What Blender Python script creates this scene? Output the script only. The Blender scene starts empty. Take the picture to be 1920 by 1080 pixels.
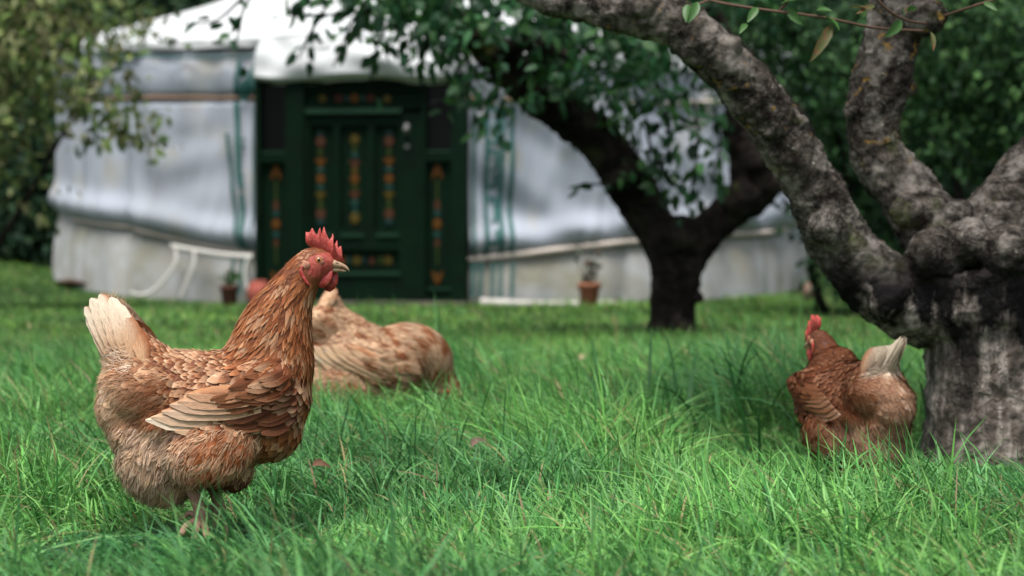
import bpy, bmesh, math, random
import numpy as np
from mathutils import Vector, Matrix, noise as mnoise
from mathutils.bvhtree import BVHTree
from mathutils.kdtree import KDTree

rng = np.random.default_rng(7)
random.seed(7)
scene = bpy.context.scene
COL = scene.collection

# ------------------------------------------------------------------ camera
FPX = 3733.3           # focal length in pixels of a 1920 wide frame (70 mm on 36 mm)
HC = 0.40              # camera height
PITCH = math.atan((540 - 468) / FPX)
cam_d = bpy.data.cameras.new('camera')
cam_d.lens = 70.0
cam_d.sensor_width = 36.0
cam_d.clip_start = 0.05
cam_d.clip_end = 500
cam_d.dof.use_dof = True
cam_d.dof.focus_distance = 2.70
cam_d.dof.aperture_fstop = 5.6
cam_d.dof.aperture_blades = 0
cam = bpy.data.objects.new('camera', cam_d)
COL.objects.link(cam)
cam.location = (0, 0, HC)
cam.rotation_euler = (math.pi / 2 - PITCH, 0, 0)
scene.camera = cam

# ------------------------------------------------------------------ light
SUN_EL, SUN_AZ = 70.0, 200.0          # azimuth clockwise from +Y: high, from the left behind the camera
world = bpy.data.worlds.new('World')
scene.world = world
world.use_nodes = True
wn = world.node_tree.nodes
wl = world.node_tree.links
bg = wn['Background']
sky = wn.new('ShaderNodeTexSky')
sky.sky_type = 'NISHITA'
sky.sun_disc = False
sky.sun_elevation = math.radians(SUN_EL)
sky.sun_rotation = math.radians(SUN_AZ)
sky.air_density = 1.0
sky.dust_density = 3.0
hs = wn.new('ShaderNodeHueSaturation')
hs.inputs['Saturation'].default_value = 0.42
wl.new(sky.outputs[0], hs.inputs['Color'])
wl.new(hs.outputs[0], bg.inputs['Color'])
bg.inputs['Strength'].default_value = 0.12
sun_d = bpy.data.lights.new('sun', 'SUN')
sun_d.energy = 3.0
sun_d.angle = math.radians(26)
sun_d.color = (1.0, 0.965, 0.92)
sun = bpy.data.objects.new('sun', sun_d)
COL.objects.link(sun)
sun.location = (0, 0, 12)
_e, _a = math.radians(SUN_EL), math.radians(SUN_AZ)
SUN_DIR = Vector((math.sin(_a) * math.cos(_e), math.cos(_a) * math.cos(_e), math.sin(_e)))
sun.rotation_euler = SUN_DIR.to_track_quat('Z', 'Y').to_euler()
scene.view_settings.view_transform = 'Standard'
scene.view_settings.look = 'None'
scene.view_settings.gamma = 1.0
scene.view_settings.exposure = 0.70
scene.view_settings.use_curve_mapping = False
scene.cycles.use_denoising = True
scene.cycles.max_bounces = 6
scene.cycles.diffuse_bounces = 3
scene.cycles.glossy_bounces = 2
scene.cycles.transmission_bounces = 3
scene.cycles.transparent_max_bounces = 4

# ------------------------------------------------------------------ helpers
CP, SP = math.cos(PITCH), math.sin(PITCH)


def P(px, py, Y):
    """world point on the ray of photo pixel (px, py) at depth Y"""
    a = (px - 960) / FPX
    b = -(py - 540) / FPX
    dy, dz = CP + b * SP, -SP + b * CP
    t = Y / dy
    return np.array((a * t, Y, HC + dz * t))


def PX(r, Y):
    return r * Y / FPX


def sstep(a, b, x):
    t = np.clip((np.asarray(x, float) - a) / (b - a), 0, 1)
    return t * t * (3 - 2 * t)


_ns = np.random.default_rng(3)
_nd = [(_ns.uniform(0, 2 * math.pi), _ns.uniform(.6, 1.7), _ns.uniform(0, 6.28)) for _ in range(40)]


def fn(x, y, s=0):
    """smooth 2D noise about -1..1 (sum of sines)"""
    x, y = np.asarray(x, float), np.asarray(y, float)
    r = 0
    for i in range(5):
        a, f, p = _nd[(s * 5 + i) % 40]
        r = r + np.sin((x * math.cos(a) + y * math.sin(a)) * f * 2.2 + p + 1.7 * np.sin(.7 * f * (y * math.cos(a) - x * math.sin(a)) + p * 2))
    return r / 2.6


def ground(x, y):
    x, y = np.asarray(x, float), np.asarray(y, float)
    g = sstep(14.3, 17.5, y) * (0.121 - 0.0203 * np.clip(x, -6, 6))
    g = g + sstep(-3.9, -5.6, x) * sstep(11.5, 17, y) * .24 + sstep(2.0, 3.6, x) * sstep(14, 18.5, y) * .13
    g = g + np.clip(y - 18, 0, 60) * 0.012
    g = g + 0.018 * fn(x * .8, y * .8, 1) * sstep(3.2, 5, y) * (1 - sstep(11, 14, y))
    g = g + 0.012 * np.exp(-((x - .25) ** 2 / .3 + (y - 2.7) ** 2 / .25))
    return g


def G(px, py, drop=0.0):
    """ground point seen at pixel"""
    Y = 5.0
    for _ in range(40):
        p = P(px, py, Y)
        gz = float(ground(p[0], Y)) + drop
        d = (HC - gz)
        sl = (HC - p[2]) / Y
        Y = .5 * Y + .5 * max(.5, d / max(sl, 1e-4))
    p = P(px, py, Y)
    p[2] = float(ground(p[0], Y))
    return p


def build(name, V, faces, mat=None, parent=None, col=None, uv=None, smooth=True, origin=None):
    """faces: list of int arrays (n,3) / (n,4); one mesh object"""
    V = np.asarray(V, np.float32)
    if origin is not None:
        V = V - np.asarray(origin, np.float32)
    me = bpy.data.meshes.new(name)
    faces = [np.asarray(f, np.int32) for f in faces if len(f)]
    nl = sum(f.size for f in faces)
    nf = sum(len(f) for f in faces)
    me.vertices.add(len(V))
    me.loops.add(nl)
    me.polygons.add(nf)
    me.vertices.foreach_set('co', V.ravel())
    me.loops.foreach_set('vertex_index', np.concatenate([f.ravel() for f in faces]))
    st, o = [], 0
    for f in faces:
        st.append(o + np.arange(len(f)) * f.shape[1])
        o += f.size
    me.polygons.foreach_set('loop_start', np.concatenate(st).astype(np.int32))
    me.polygons.foreach_set('use_smooth', np.full(nf, smooth))
    if col is not None:
        c = np.ones((len(V), 4), np.float32)
        c[:, :3] = np.clip(col, 0, 1)
        a = me.attributes.new('Col', 'FLOAT_COLOR', 'POINT')
        a.data.foreach_set('color', c.ravel())
    if uv is not None:
        a = me.attributes.new('fuv', 'FLOAT_VECTOR', 'POINT')
        a.data.foreach_set('vector', np.asarray(uv, np.float32).ravel())
    me.update(calc_edges=True)
    me.validate()
    return link(name, me, mat, parent)


def link(name, me, mat=None, parent=None):
    o = bpy.data.objects.new(name, me)
    COL.objects.link(o)
    if mat is not None and len(me.materials) == 0:
        me.materials.append(mat)
    if parent is not None:
        o.parent = parent
    return o


def thing(name, label, cat, loc=(0, 0, 0), group=None, rot=(0, 0, 0)):
    o = bpy.data.objects.new(name, None)
    o.empty_display_size = .05
    COL.objects.link(o)
    o.location = [float(v) for v in loc]
    o.rotation_euler = rot
    return tag(o, label, cat, group)


def tag(o, label, cat, group=None):
    o['label'] = label
    o['category'] = cat
    if group:
        o['group'] = group
    return o


def from_bm(name, bm, mat, parent=None, smooth=True, origin=None):
    if origin is not None:
        bmesh.ops.translate(bm, verts=bm.verts, vec=-Vector([float(v) for v in origin]))
    for f in bm.faces:
        f.smooth = smooth
    me = bpy.data.meshes.new(name)
    bm.to_mesh(me)
    bm.free()
    return link(name, me, mat, parent)


def catmull(pts, step):
    pts = np.asarray(pts, float)
    out = []
    n = len(pts)
    for i in range(n - 1):
        p0, p1, p2, p3 = pts[max(i - 1, 0)], pts[i], pts[i + 1], pts[min(i + 2, n - 1)]
        k = max(1, int(np.linalg.norm((p2 - p1)[:3]) / step))
        for j in range(k):
            t = j / k
            out.append(.5 * (2 * p1 + (p2 - p0) * t + (2 * p0 - 5 * p1 + 4 * p2 - p3) * t * t + (3 * p1 - p0 - 3 * p2 + p3) * t ** 3))
    out.append(pts[-1])
    return np.array(out)


def tube_arrays(path, sides=10, jitter=0.0, base=0):
    """path (n,4): xyz + radius -> verts, quads, tris (closed ends)"""
    path = np.asarray(path, float)
    c = path[:, :3]
    t = np.gradient(c, axis=0)
    t /= np.linalg.norm(t, axis=1)[:, None] + 1e-9
    ref = np.array((0.13, 0.21, 0.97))
    if abs(np.dot(t[0], ref)) > .9:
        ref = np.array((1.0, 0.1, 0))
    us, vs = [], []
    u = np.cross(t[0], ref)
    for k in range(len(c)):
        u = u - t[k] * np.dot(u, t[k])
        u /= np.linalg.norm(u) + 1e-9
        us.append(u)
        vs.append(np.cross(t[k], u))
    us, vs = np.array(us), np.array(vs)
    a = np.arange(sides) / sides * 2 * math.pi
    r = path[:, 3][:, None] * (1 + jitter * rng.normal(size=(len(c), sides)))
    V = c[:, None] + r[..., None] * (us[:, None] * np.cos(a)[None, :, None] + vs[:, None] * np.sin(a)[None, :, None])
    V = V.reshape(-1, 3)
    n = len(c)
    i, j = np.meshgrid(np.arange(n - 1), np.arange(sides), indexing='ij')
    j2 = (j + 1) % sides
    q = np.stack([i * sides + j, i * sides + j2, (i + 1) * sides + j2, (i + 1) * sides + j], -1).reshape(-1, 4)
    V = np.vstack([V, c[:1], c[-1:]])
    jj = np.arange(sides)
    t0 = np.stack([np.full(sides, n * sides), (jj + 1) % sides, jj], -1)
    t1 = np.stack([np.full(sides, n * sides + 1), (n - 1) * sides + jj, (n - 1) * sides + (jj + 1) % sides], -1)
    return V, q + base, np.vstack([t0, t1]) + base


class Bag:
    """collects arrays into one mesh"""
    def __init__(self):
        self.V, self.Q, self.T, self.C, self.n = [], [], [], [], 0

    def add(self, V, q=None, t=None, col=None):
        V = np.asarray(V, float)
        self.V.append(V)
        if q is not None and len(q):
            self.Q.append(np.asarray(q) + self.n)
        if t is not None and len(t):
            self.T.append(np.asarray(t) + self.n)
        if col is not None:
            self.C.append(np.broadcast_to(np.asarray(col, float), (len(V), 3)))
        self.n += len(V)

    def tube(self, path, sides=8, jitter=0, col=None):
        V, q, t = tube_arrays(path, sides, jitter)
        self.add(V, q, t, col)

    def box(self, lo, hi, M=None, col=None):
        lo, hi = np.array(lo, float), np.array(hi, float)
        V = np.array([[(lo, hi)[(k >> d) & 1][d] for d in range(3)] for k in range(8)])
        if M is not None:
            V = M(V)
        q = [(0, 2, 3, 1), (4, 5, 7, 6), (0, 1, 5, 4), (2, 6, 7, 3), (0, 4, 6, 2), (1, 3, 7, 5)]
        self.add(V, np.array(q), None, col)

    def make(self, name, mat, parent=None, origin=None, smooth=True):
        f = []
        if self.Q:
            f.append(np.vstack(self.Q))
        if self.T:
            f.append(np.vstack(self.T))
        return build(name, np.vstack(self.V), f, mat, parent, np.vstack(self.C) if self.C else None, None, smooth, origin)


def remesh(V, faces, voxel, smooth_it=4):
    """voxel union of overlapping closed shapes -> verts, quads/tris (no bpy.ops)"""
    o = build('temporary', V, faces)
    m = o.modifiers.new('r', 'REMESH')
    m.mode = 'VOXEL'
    m.voxel_size = voxel
    s = o.modifiers.new('s', 'SMOOTH')
    s.factor = .5
    s.iterations = smooth_it
    dg = bpy.context.evaluated_depsgraph_get()
    me = bpy.data.meshes.new_from_object(o.evaluated_get(dg))
    n = len(me.vertices)
    W = np.empty(n * 3, np.float32)
    me.vertices.foreach_get('co', W)
    W = W.reshape(-1, 3).astype(float)
    ls = np.empty(len(me.loops), np.int32)
    me.loops.foreach_get('vertex_index', ls)
    lt = np.empty(len(me.polygons), np.int32)
    me.polygons.foreach_get('loop_total', lt)
    l0 = np.empty(len(me.polygons), np.int32)
    me.polygons.foreach_get('loop_start', l0)
    N = np.empty(n * 3, np.float32)
    me.vertices.foreach_get('normal', N)
    F = []
    for k in (3, 4):
        w = l0[lt == k]
        if len(w):
            F.append(ls[w[:, None] + np.arange(k)])
    src = o.data
    bpy.data.objects.remove(o)
    bpy.data.meshes.remove(src)
    bpy.data.meshes.remove(me)
    return W, F, N.reshape(-1, 3).astype(float)


def mat(name, base=(.5, .5, .5), rough=.7, spec=.3, attr=False, noise=None, bump=None, ramp=None, trans=0.0, sheen=0, metal=0):
    """noise: (scale, detail, colour2, lo, hi[, xyz stretch]) mixes base with colour2 ; bump: (scale, strength, distance[, stretch])"""
    m = bpy.data.materials.new(name)
    m.use_nodes = True
    nt = m.node_tree
    N, L = nt.nodes, nt.links
    b = N['Principled BSDF']
    b.inputs['Roughness'].default_value = rough
    b.inputs['Specular IOR Level'].default_value = spec
    b.inputs['Metallic'].default_value = metal
    if sheen:
        b.inputs['Sheen Weight'].default_value = sheen
    tc = N.new('ShaderNodeTexCoord')
    if attr:
        a = N.new('ShaderNodeAttribute')
        a.attribute_name = 'Col'
        c = a.outputs['Color']
    else:
        r = N.new('ShaderNodeRGB')
        r.outputs[0].default_value = (*base, 1)
        c = r.outputs[0]
    for nz in (noise if isinstance(noise, list) else [noise] if noise else []):
        mp = N.new('ShaderNodeMapping')
        mp.inputs['Scale'].default_value = nz[5] if len(nz) > 5 else (1, 1, 1)
        L.new(tc.outputs['Object'], mp.inputs['Vector'])
        t = N.new('ShaderNodeTexNoise')
        t.inputs['Scale'].default_value = nz[0]
        t.inputs['Detail'].default_value = nz[1]
        L.new(mp.outputs[0], t.inputs['Vector'])
        mr = N.new('ShaderNodeMapRange')
        mr.inputs[1].default_value = nz[3]
        mr.inputs[2].default_value = nz[4]
        L.new(t.outputs['Fac'], mr.inputs[0])
        mx = N.new('ShaderNodeMix')
        mx.data_type = 'RGBA'
        L.new(mr.outputs[0], mx.inputs[0])
        L.new(c, mx.inputs[6])
        mx.inputs[7].default_value = (*nz[2], 1)
        c = mx.outputs[2]
    L.new(c, b.inputs['Base Color'])
    if bump:
        mp = N.new('ShaderNodeMapping')
        mp.inputs['Scale'].default_value = bump[3] if len(bump) > 3 else (1, 1, 1)
        L.new(tc.outputs['Object'], mp.inputs['Vector'])
        t = N.new('ShaderNodeTexNoise')
        t.inputs['Scale'].default_value = bump[0]
        t.inputs['Detail'].default_value = 5
        L.new(mp.outputs[0], t.inputs['Vector'])
        bn = N.new('ShaderNodeBump')
        bn.inputs['Strength'].default_value = bump[1]
        bn.inputs['Distance'].default_value = bump[2]
        L.new(t.outputs['Fac'], bn.inputs['Height'])
        L.new(bn.outputs[0], b.inputs['Normal'])
    if trans:
        tr = N.new('ShaderNodeBsdfTranslucent')
        L.new(c, tr.inputs['Color'])
        ms = N.new('ShaderNodeMixShader')
        ms.inputs[0].default_value = trans
        L.new(b.outputs[0], ms.inputs[1])
        L.new(tr.outputs[0], ms.inputs[2])
        L.new(ms.outputs[0], N['Material Output'].inputs[0])
    return m
# ------------------------------------------------------------------ ground
def grid_mesh(xs, ys, f):
    X, Y = np.meshgrid(xs, ys)
    Z = f(X, Y)
    V = np.stack([X, Y, Z], -1).reshape(-1, 3)
    n, m = len(ys), len(xs)
    i, j = np.meshgrid(np.arange(n - 1), np.arange(m - 1), indexing='ij')
    q = np.stack([i * m + j, i * m + j + 1, (i + 1) * m + j + 1, (i + 1) * m + j], -1).reshape(-1, 4)
    return V, q


gm = mat('soil_and_moss', (.030, .045, .014), .95, .1,
         noise=[(9, 6, (.020, .055, .014), .4, .65), (2.2, 3, (.06, .055, .022), .56, .75)], bump=(60, .6, .02))
xs = np.concatenate([-np.geomspace(150, 6.2, 26), np.linspace(-6, 6, 121), np.geomspace(6.2, 150, 26)])
ys = np.concatenate([np.linspace(-12, .9, 14), np.linspace(1, 20, 191), np.geomspace(20.4, 260, 40)])
V, q = grid_mesh(xs, ys, ground)
gr = build('ground', V, [q], gm)
gr['kind'] = 'structure'
# ------------------------------------------------------------------ yurt
YC = np.array((-0.697, 17.59))
YR = 3.23
canvas = (.40, .435, .50)
m_canvas = mat('grey_white_canvas', canvas, .85, .2,
               noise=[(1.4, 4, (.34, .36, .40), .42, .75, (1, 1, .35)), (3.0, 6, (.38, .36, .29), .55, .8)], bump=(300, .25, .003))
m_skirt = mat('stained_canvas_skirt', (.37, .38, .38), .9, .15,
              noise=[(1.8, 5, (.25, .245, .19), .45, .70, (1, 1, 1.6)), (5, 5, (.31, .295, .26), .45, .75)], bump=(300, .25, .003))
m_roof = mat('white_roof_canvas', (.52, .54, .54), .8, .2, noise=(1.1, 4, (.47, .485, .475), .5, .8), bump=(120, .2, .004))
m_rope = mat('pale_rope', (.52, .46, .40), .9, .1, bump=(200, .6, .004))
m_ropeb = mat('brown_rope', (.28, .19, .14), .9, .1, bump=(200, .6, .004))
m_webbing = mat('white_webbing', (.56, .55, .51), .85, .1)
m_teal = mat('faded_teal_print', (.035, .115, .105), .85, .15, noise=(12, 4, (.10, .19, .175), .45, .75))
m_greenpaint = mat('dark_green_gloss_paint', (.0019, .0118, .0048), .65, .07, noise=(6, 3, (.002, .008, .004), .45, .7), bump=(40, .3, .004))
m_greenlight = mat('lighter_green_paint', (.007, .036, .016), .5, .25)
m_glass = mat('dark_window_glass', (.002, .003, .003), .3, .12)
m_metal = mat('pale_metal', (.16, .16, .15), .45, .5, metal=.7)
PAINT = {k: mat('ornament_' + k, tuple(x * .25 for x in c), .6, .15) for k, c in dict(
    orange=(.36, .14, .018), yellow=(.27, .20, .028), pink=(.26, .10, .05), teal=(.028, .16, .125),
    blue=(.03, .11, .10), lime=(.085, .15, .022), red=(.18, .05, .025)).items()}


def ypos(th, h, off=0.0):
    th, h, off = np.broadcast_arrays(np.asarray(th, float), np.asarray(h, float), np.asarray(off, float))
    r = YR + off
    x, y = YC[0] + r * np.sin(th), YC[1] - r * np.cos(th)
    xb, yb = YC[0] + YR * np.sin(th), YC[1] - YR * np.cos(th)
    return np.stack([x, y, ground(xb, yb) + h], -1)


def yuv(px, py, off=0.0):
    """pixel -> (theta, height) on the wall cylinder"""
    d = P(px, py, 1.0) - np.array((0, 0, HC))
    o = np.array((0.0, 0.0))
    a = d[0] ** 2 + d[1] ** 2
    b = 2 * np.dot(d[:2], o - YC)
    c = np.dot(YC, YC) - (YR + off) ** 2
    disc = max(b * b - 4 * a * c, 0)
    t = (-b - math.sqrt(disc)) / (2 * a)
    p = np.array((0, 0, HC)) + d * t
    th = math.atan2(p[0] - YC[0], -(p[1] - YC[1]))
    g = ground(YC[0] + YR * math.sin(th), YC[1] - YR * math.cos(th))
    return th, p[2] - float(g)


H_EAVE = 1.86
TH_L = yuv(489, 400)[0]
TH_R = yuv(879, 400)[0]
_rl = [yuv(x, y) for x, y in ((135, 412), (230, 428), (340, 452), (420, 468), (488, 476))]
_rr = [yuv(x, y) for x, y in ((880, 485), (1000, 474), (1110, 460), (1200, 452), (1400, 438), (1480, 432))]
_rope = [(-3.3, _rl[0][1])] + _rl + [(0.0, .35)] + _rr + [(3.3, _rr[-1][1])]
_rope = sorted(_rope)
RT, RH = np.array([r[0] for r in _rope]), np.array([r[1] for r in _rope])
H2 = yuv(400, 184)[1]          # upper rope on the left


def rope_h(th):
    return np.interp(th, RT, RH)


def wall_off(th, h):
    """folds and sag of the canvas"""
    a = th * YR
    hr = rope_h(th)
    o = .030 * fn(a * 3.0, h * .35, 2) + .020 * fn(a * 6.5 + h * .9, h * .6, 3)
    o = o + .006 * fn(a * 14 - h * 3, h * 2.2, 4)
    # swags hanging from the upper corners
    ac = YR * yuv(330, 300)[0]
    d = (a - ac) / .75
    s = h - hr - .05 - .38 * d * d
    o = o + .007 * np.sin(s * 15 + 1.2 * fn(a * 2, h * 2, 1)) * np.exp(-(d / 1.1) ** 2) * sstep(.0, .25, h - hr) * (1 - sstep(.75, 1.15, h - hr))
    # diagonal creases of the right-hand wall
    w = sstep(.05, .2, th)
    s2 = (h + .55 * a)
    o = o + w * (.042 * fn(s2 * 3.2, a * .8, 5) + .028 * fn(s2 * 6.5, a * 1.5, 6))
    # pinched by ropes, bulging above
    o = o - .05 * np.exp(-((h - hr) / .035) ** 2) + .055 * np.exp(-((h - hr - .13) / .10) ** 2)
    wl_ = 1 - sstep(-.3, -.1, th)
    o = o + wl_ * (-.035 * np.exp(-((h - H2) / .03) ** 2) + .03 * np.exp(-((h - H2 - .16) / .12) ** 2))
    return o


def sheet(name, th, hs_, off, mat_, parent, thick=None):
    """grid over theta x s (s in 0..1 -> hs_(th,s)), radial offset off(th,h)"""
    th = np.asarray(th)
    s = np.linspace(0, 1, hs_[0])
    T, S = np.meshgrid(th, s)
    Hh = hs_[1](T, S)
    V = ypos(T, Hh, off(T, Hh, S)).reshape(-1, 3)
    n, m = len(s), len(th)
    i, j = np.meshgrid(np.arange(n - 1), np.arange(m - 1), indexing='ij')
    q = np.stack([i * m + j, i * m + j + 1, (i + 1) * m + j + 1, (i + 1) * m + j], -1).reshape(-1, 4)
    return build(name, V, [q], mat_, parent, origin=YO)


YO = np.array((YC[0], YC[1], float(ground(YC[0], YC[1] - YR))))
yurt = thing('yurt', 'round white canvas yurt with green painted door standing behind the trees', 'yurt', YO)


def ths(a, b, st=.006):
    return np.linspace(a, b, max(2, int((b - a) / st)))


thl = np.concatenate([ths(-math.pi, -1.75, .04), ths(-1.74, TH_L)])
thr = np.concatenate([ths(TH_R, 1.74), ths(1.75, math.pi, .04)])
for th in (thl, thr):
    sheet('wall_cover', th, (80, lambda T, S: rope_h(T) - .02 + S * (H_EAVE - rope_h(T) + .02)),
          lambda T, H, S: wall_off(T, H), m_canvas, yurt)
    sheet('skirt', th, (26, lambda T, S: .0 + S * (rope_h(T) + .01)),
          lambda T, H, S: wall_off(T, rope_h(T)) * S + (1 - S) * (.03 + .014 * fn(T * 26, H * 2, 5) + .020 * fn(T * 10, H, 6)) +
          .018 * np.sin(np.clip(S, 0, 1) * math.pi) + .006 * fn(T * 40, H * 3, 7) * (1 - S * .6), m_skirt, yurt)
# roof: shallow cone with a rolled eave
s = np.linspace(0, 1, 40)
th = ths(-math.pi, math.pi, .012)
T, S = np.meshgrid(th, s)
rr = (YR + .05) * (1 - S) + .35 * S
hz = H_EAVE + .07 + 1.18 * S - .10 * np.sin(S * math.pi) + .02 * fn(T * 12, S * 4, 2) * (1 - S)
V = np.stack([YC[0] + rr * np.sin(T), YC[1] - rr * np.cos(T),
              ground(YC[0] + YR * np.sin(T), YC[1] - YR * np.cos(T)) * (1 - S) + .1 * S + hz], -1).reshape(-1, 3)
n, m_ = T.shape
i, j = np.meshgrid(np.arange(n - 1), np.arange(m_ - 1), indexing='ij')
q = np.stack([i * m_ + j, i * m_ + j + 1, (i + 1) * m_ + j + 1, (i + 1) * m_ + j], -1).reshape(-1, 4)
roof = build('roof_cover', V, [q], m_roof, yurt, origin=YO)
# crown ring at the smoke hole
b = Bag()
a = np.linspace(0, 2 * math.pi, 33)
b.tube(np.stack([YC[0] + .36 * np.cos(a), YC[1] + .36 * np.sin(a), np.full(33, YO[2] + .1 + H_EAVE + 1.26), np.full(33, .05)], -1), 8)
b.make('crown_ring', m_ropeb, yurt, YO)

# valances: the roof cover's hanging edge, left / over the door / right
thv = np.concatenate([ths(-math.pi, -1.75, .04), ths(-1.74, yuv(507, 120)[0])])
sheet('valance', thv, (20, lambda T, S: H_EAVE + .075 - S * .06),
      lambda T, H, S: .055 + .012 * fn(T * 30, S, 1) * S, m_roof, yurt)
# flap over the door, rolled and sagging
tha, thb = yuv(498, 120)[0], yuv(872, 120)[0]
hb = yuv(680, 156)[1]
sheet('door_flap', ths(tha, thb, .004), (30, lambda T, S: H_EAVE + .078 - S * (H_EAVE + .078 - hb) * (1 + .05 * np.sin((T - tha) / (thb - tha) * math.pi * 3))),
      lambda T, H, S: .06 + .10 * S + .05 * np.sin(S * math.pi) + .035 * fn(T * 22, S * 2.6, 3) - .09 * sstep(.86, 1, S), m_roof, yurt)
thv = np.concatenate([ths(yuv(866, 120)[0], 1.74), ths(1.75, math.pi, .04)])
sheet('valance', thv, (20, lambda T, S: H_EAVE + .075 - S * .20),
      lambda T, H, S: .055 + .014 * fn(T * 30, S, 2) * S, m_roof, yurt)


def yline(pts, off=0.03, step=.03, rad=.012, extra=True):
    uv = np.array([yuv(*p) for p in pts])
    k = catmull(np.column_stack([uv[:, 0] * YR, uv[:, 1], np.zeros(len(uv))]), step)
    th, h = k[:, 0] / YR, k[:, 1]
    o = wall_off(th, h) + off if extra else np.full(len(th), off)
    return np.column_stack([ypos(th, h, o), np.full(len(th), rad)])


def rope(name, pts, rad, mt, off=.012, **k):
    b = Bag()
    b.tube(yline(pts, off, rad=rad, **k), 8, .05)
    return b.make(name, mt, yurt, YO)


rope('rope', [(128, 410), (230, 426), (340, 451), (420, 467), (489, 475)], .013, m_rope, off=.03)
rope('rope', [(876, 487), (1000, 474), (1110, 461), (1200, 452), (1300, 444), (1480, 431)], .024, m_rope, off=.045)
rope('rope', [(150, 188), (240, 184), (330, 183), (420, 184), (478, 184)], .016, m_ropeb, off=.02)
rope('rope', [(1180, 196), (1290, 192), (1380, 190), (1490, 186)], .016, m_rope, off=.02)
rope('eave_piping', [(160, 103), (300, 108), (420, 110), (500, 106)], .008, m_teal, off=.085, extra=False)


def strap(pts, w, mt, name='tie_strap', off=.05, parent=None):
    """flat webbing band along pixel points; optional 3rd value = distance off the wall"""
    uv = np.array([(*yuv(p[0], p[1]), p[2] if len(p) > 2 else off) for p in pts])
    k = catmull(np.column_stack([uv[:, 0] * YR, uv[:, 1], uv[:, 2]]), .02)
    th, h, of = k[:, 0] / YR, k[:, 1], k[:, 2]
    C = ypos(th, h, wall_off(th, np.maximum(h, .0)) * 0 + of)
    t = np.gradient(C, axis=0)
    t /= np.linalg.norm(t, axis=1)[:, None]
    nrm = np.stack([np.sin(th), -np.cos(th), np.zeros_like(th)], -1)
    sd = np.cross(nrm, t)
    sd /= np.linalg.norm(sd, axis=1)[:, None]
    n = len(C)
    V = np.concatenate([C - sd * w / 2, C + sd * w / 2, C - sd * w / 2 + nrm * .006, C + sd * w / 2 + nrm * .006])
    i = np.arange(n - 1)
    q = np.vstack([np.stack([a_ + i, b_ + i, b_ + i + 1, a_ + i + 1], -1) for a_, b_ in ((0, n), (3 * n, 2 * n), (2 * n, 0), (n, 3 * n))])
    return build(name, V, [q], mt, parent or yurt, origin=YO)


strap([(338, 462), (380, 470), (430, 478), (486, 482)], .045, m_webbing, off=.10)
strap([(345, 466, .10), (352, 490, .13), (338, 520, .15), (318, 545, .17), (300, 553, .19), (284, 548, .2)], .03, m_webbing)
strap([(380, 470, .10), (384, 495, .13), (376, 525, .15), (366, 556, .16)], .026, m_webbing)
strap([(478, 482, .10), (474, 510, .12), (480, 540, .13)], .022, m_webbing)

# printed bands beside the door: strips on the cloth surface
def strip(name, pts, wpx, off=.020, mt=m_teal):
    uv = np.array([yuv(*p) for p in pts])
    k = catmull(np.column_stack([uv[:, 0] * YR, uv[:, 1], np.zeros(len(uv))]), .015)
    t = np.gradient(k[:, :2], axis=0)
    t /= np.linalg.norm(t, axis=1)[:, None] + 1e-9
    nn = np.column_stack([-t[:, 1], t[:, 0]]) * (wpx * 14.4 / FPX / 2)
    rows = []
    for sgn in (-1, -.33, .33, 1):
        a_, h_ = k[:, 0] + sgn * nn[:, 0], k[:, 1] + sgn * nn[:, 1]
        th_ = a_ / YR
        wo = np.where(h_ > rope_h(th_), wall_off(th_, h_), np.maximum(wall_off(th_, rope_h(th_)) * .5, 0) + .095)
        rows.append(ypos(th_, h_, wo + off))
    n = len(k)
    V = np.concatenate(rows)
    i = np.arange(n - 1)
    q = np.vstack([np.stack([r * n + i, r * n + i + 1, (r + 1) * n + i + 1, (r + 1) * n + i], -1) for r in range(3)])
    return build(name, V, [q], mt, yurt, origin=YO)


for x in (889, 913, 941, 959):
    strip('printed_stripe', [(x, 200), (x - 1, 300), (x - 2, 400), (x - 3, 478)], 9 if x > 900 else 6)
for y0, y1 in ((205, 268), (285, 350), (372, 455)):
    strip('printed_fret', [(915, y0), (930, y0)], 8)
    strip('printed_fret', [(930, y0 - 3), (929, y0 + .45 * (y1 - y0)), (922, y0 + .5 * (y1 - y0))], 8)
    strip('printed_fret', [(915, y1), (930, y1)], 8)
    strip('printed_fret', [(929, y1), (929, y1 - 25)], 8)
for x in (885, 898, 920, 934, 955):
    strip('printed_stripe', [(x, 492), (x - 1, 530), (x - 2, 557)], 7, off=.02)
strip('printed_stripe', [(428, 250), (436, 330), (447, 410), (456, 466)], 9)
strip('printed_stripe', [(446, 192), (450, 260), (452, 330), (460, 352)], 13)
strip('printed_stripe', [(459, 364), (462, 420), (468, 470)], 12)
for y in (262, 276, 330):
    strip('printed_fret', [(452, y), (464, y)], 5)
strip('printed_stripe', [(476, 200), (478, 300), (480, 400), (481, 470)], 3)
strip('printed_stripe', [(452, 484), (449, 520), (447, 552)], 7, off=.012)
strip('printed_stripe', [(472, 484), (466, 520), (462, 552)], 7, off=.012)
# striped ribbon of the roof cover sweeping down beside the door
strip('printed_ribbon', [(502, 112), (488, 140), (472, 162), (452, 182)], 27, off=.05)
strip('printed_ribbon', [(452, 112), (450, 140), (447, 165), (445, 180)], 9, off=.03)

# ---- door: local frame on the chord
pL, pR = ypos(TH_L, 0), ypos(TH_R, 0)
ex = (pR - pL) * np.array((1, 1, 0))
DW = np.linalg.norm(ex)
ex /= DW
ez = np.array((0, 0, 1.0))
ey = np.array((ex[1], -ex[0], 0))          # outwards
DO = (pL + pR) / 2
DO[2] = float(ground(DO[0], DO[1])) + .0
DO = DO + ey * .06
DH = P(685, 150, DO[1])[2] - DO[2]


def dx(px):
    return (px - 684.5) / 391 * DW


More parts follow.
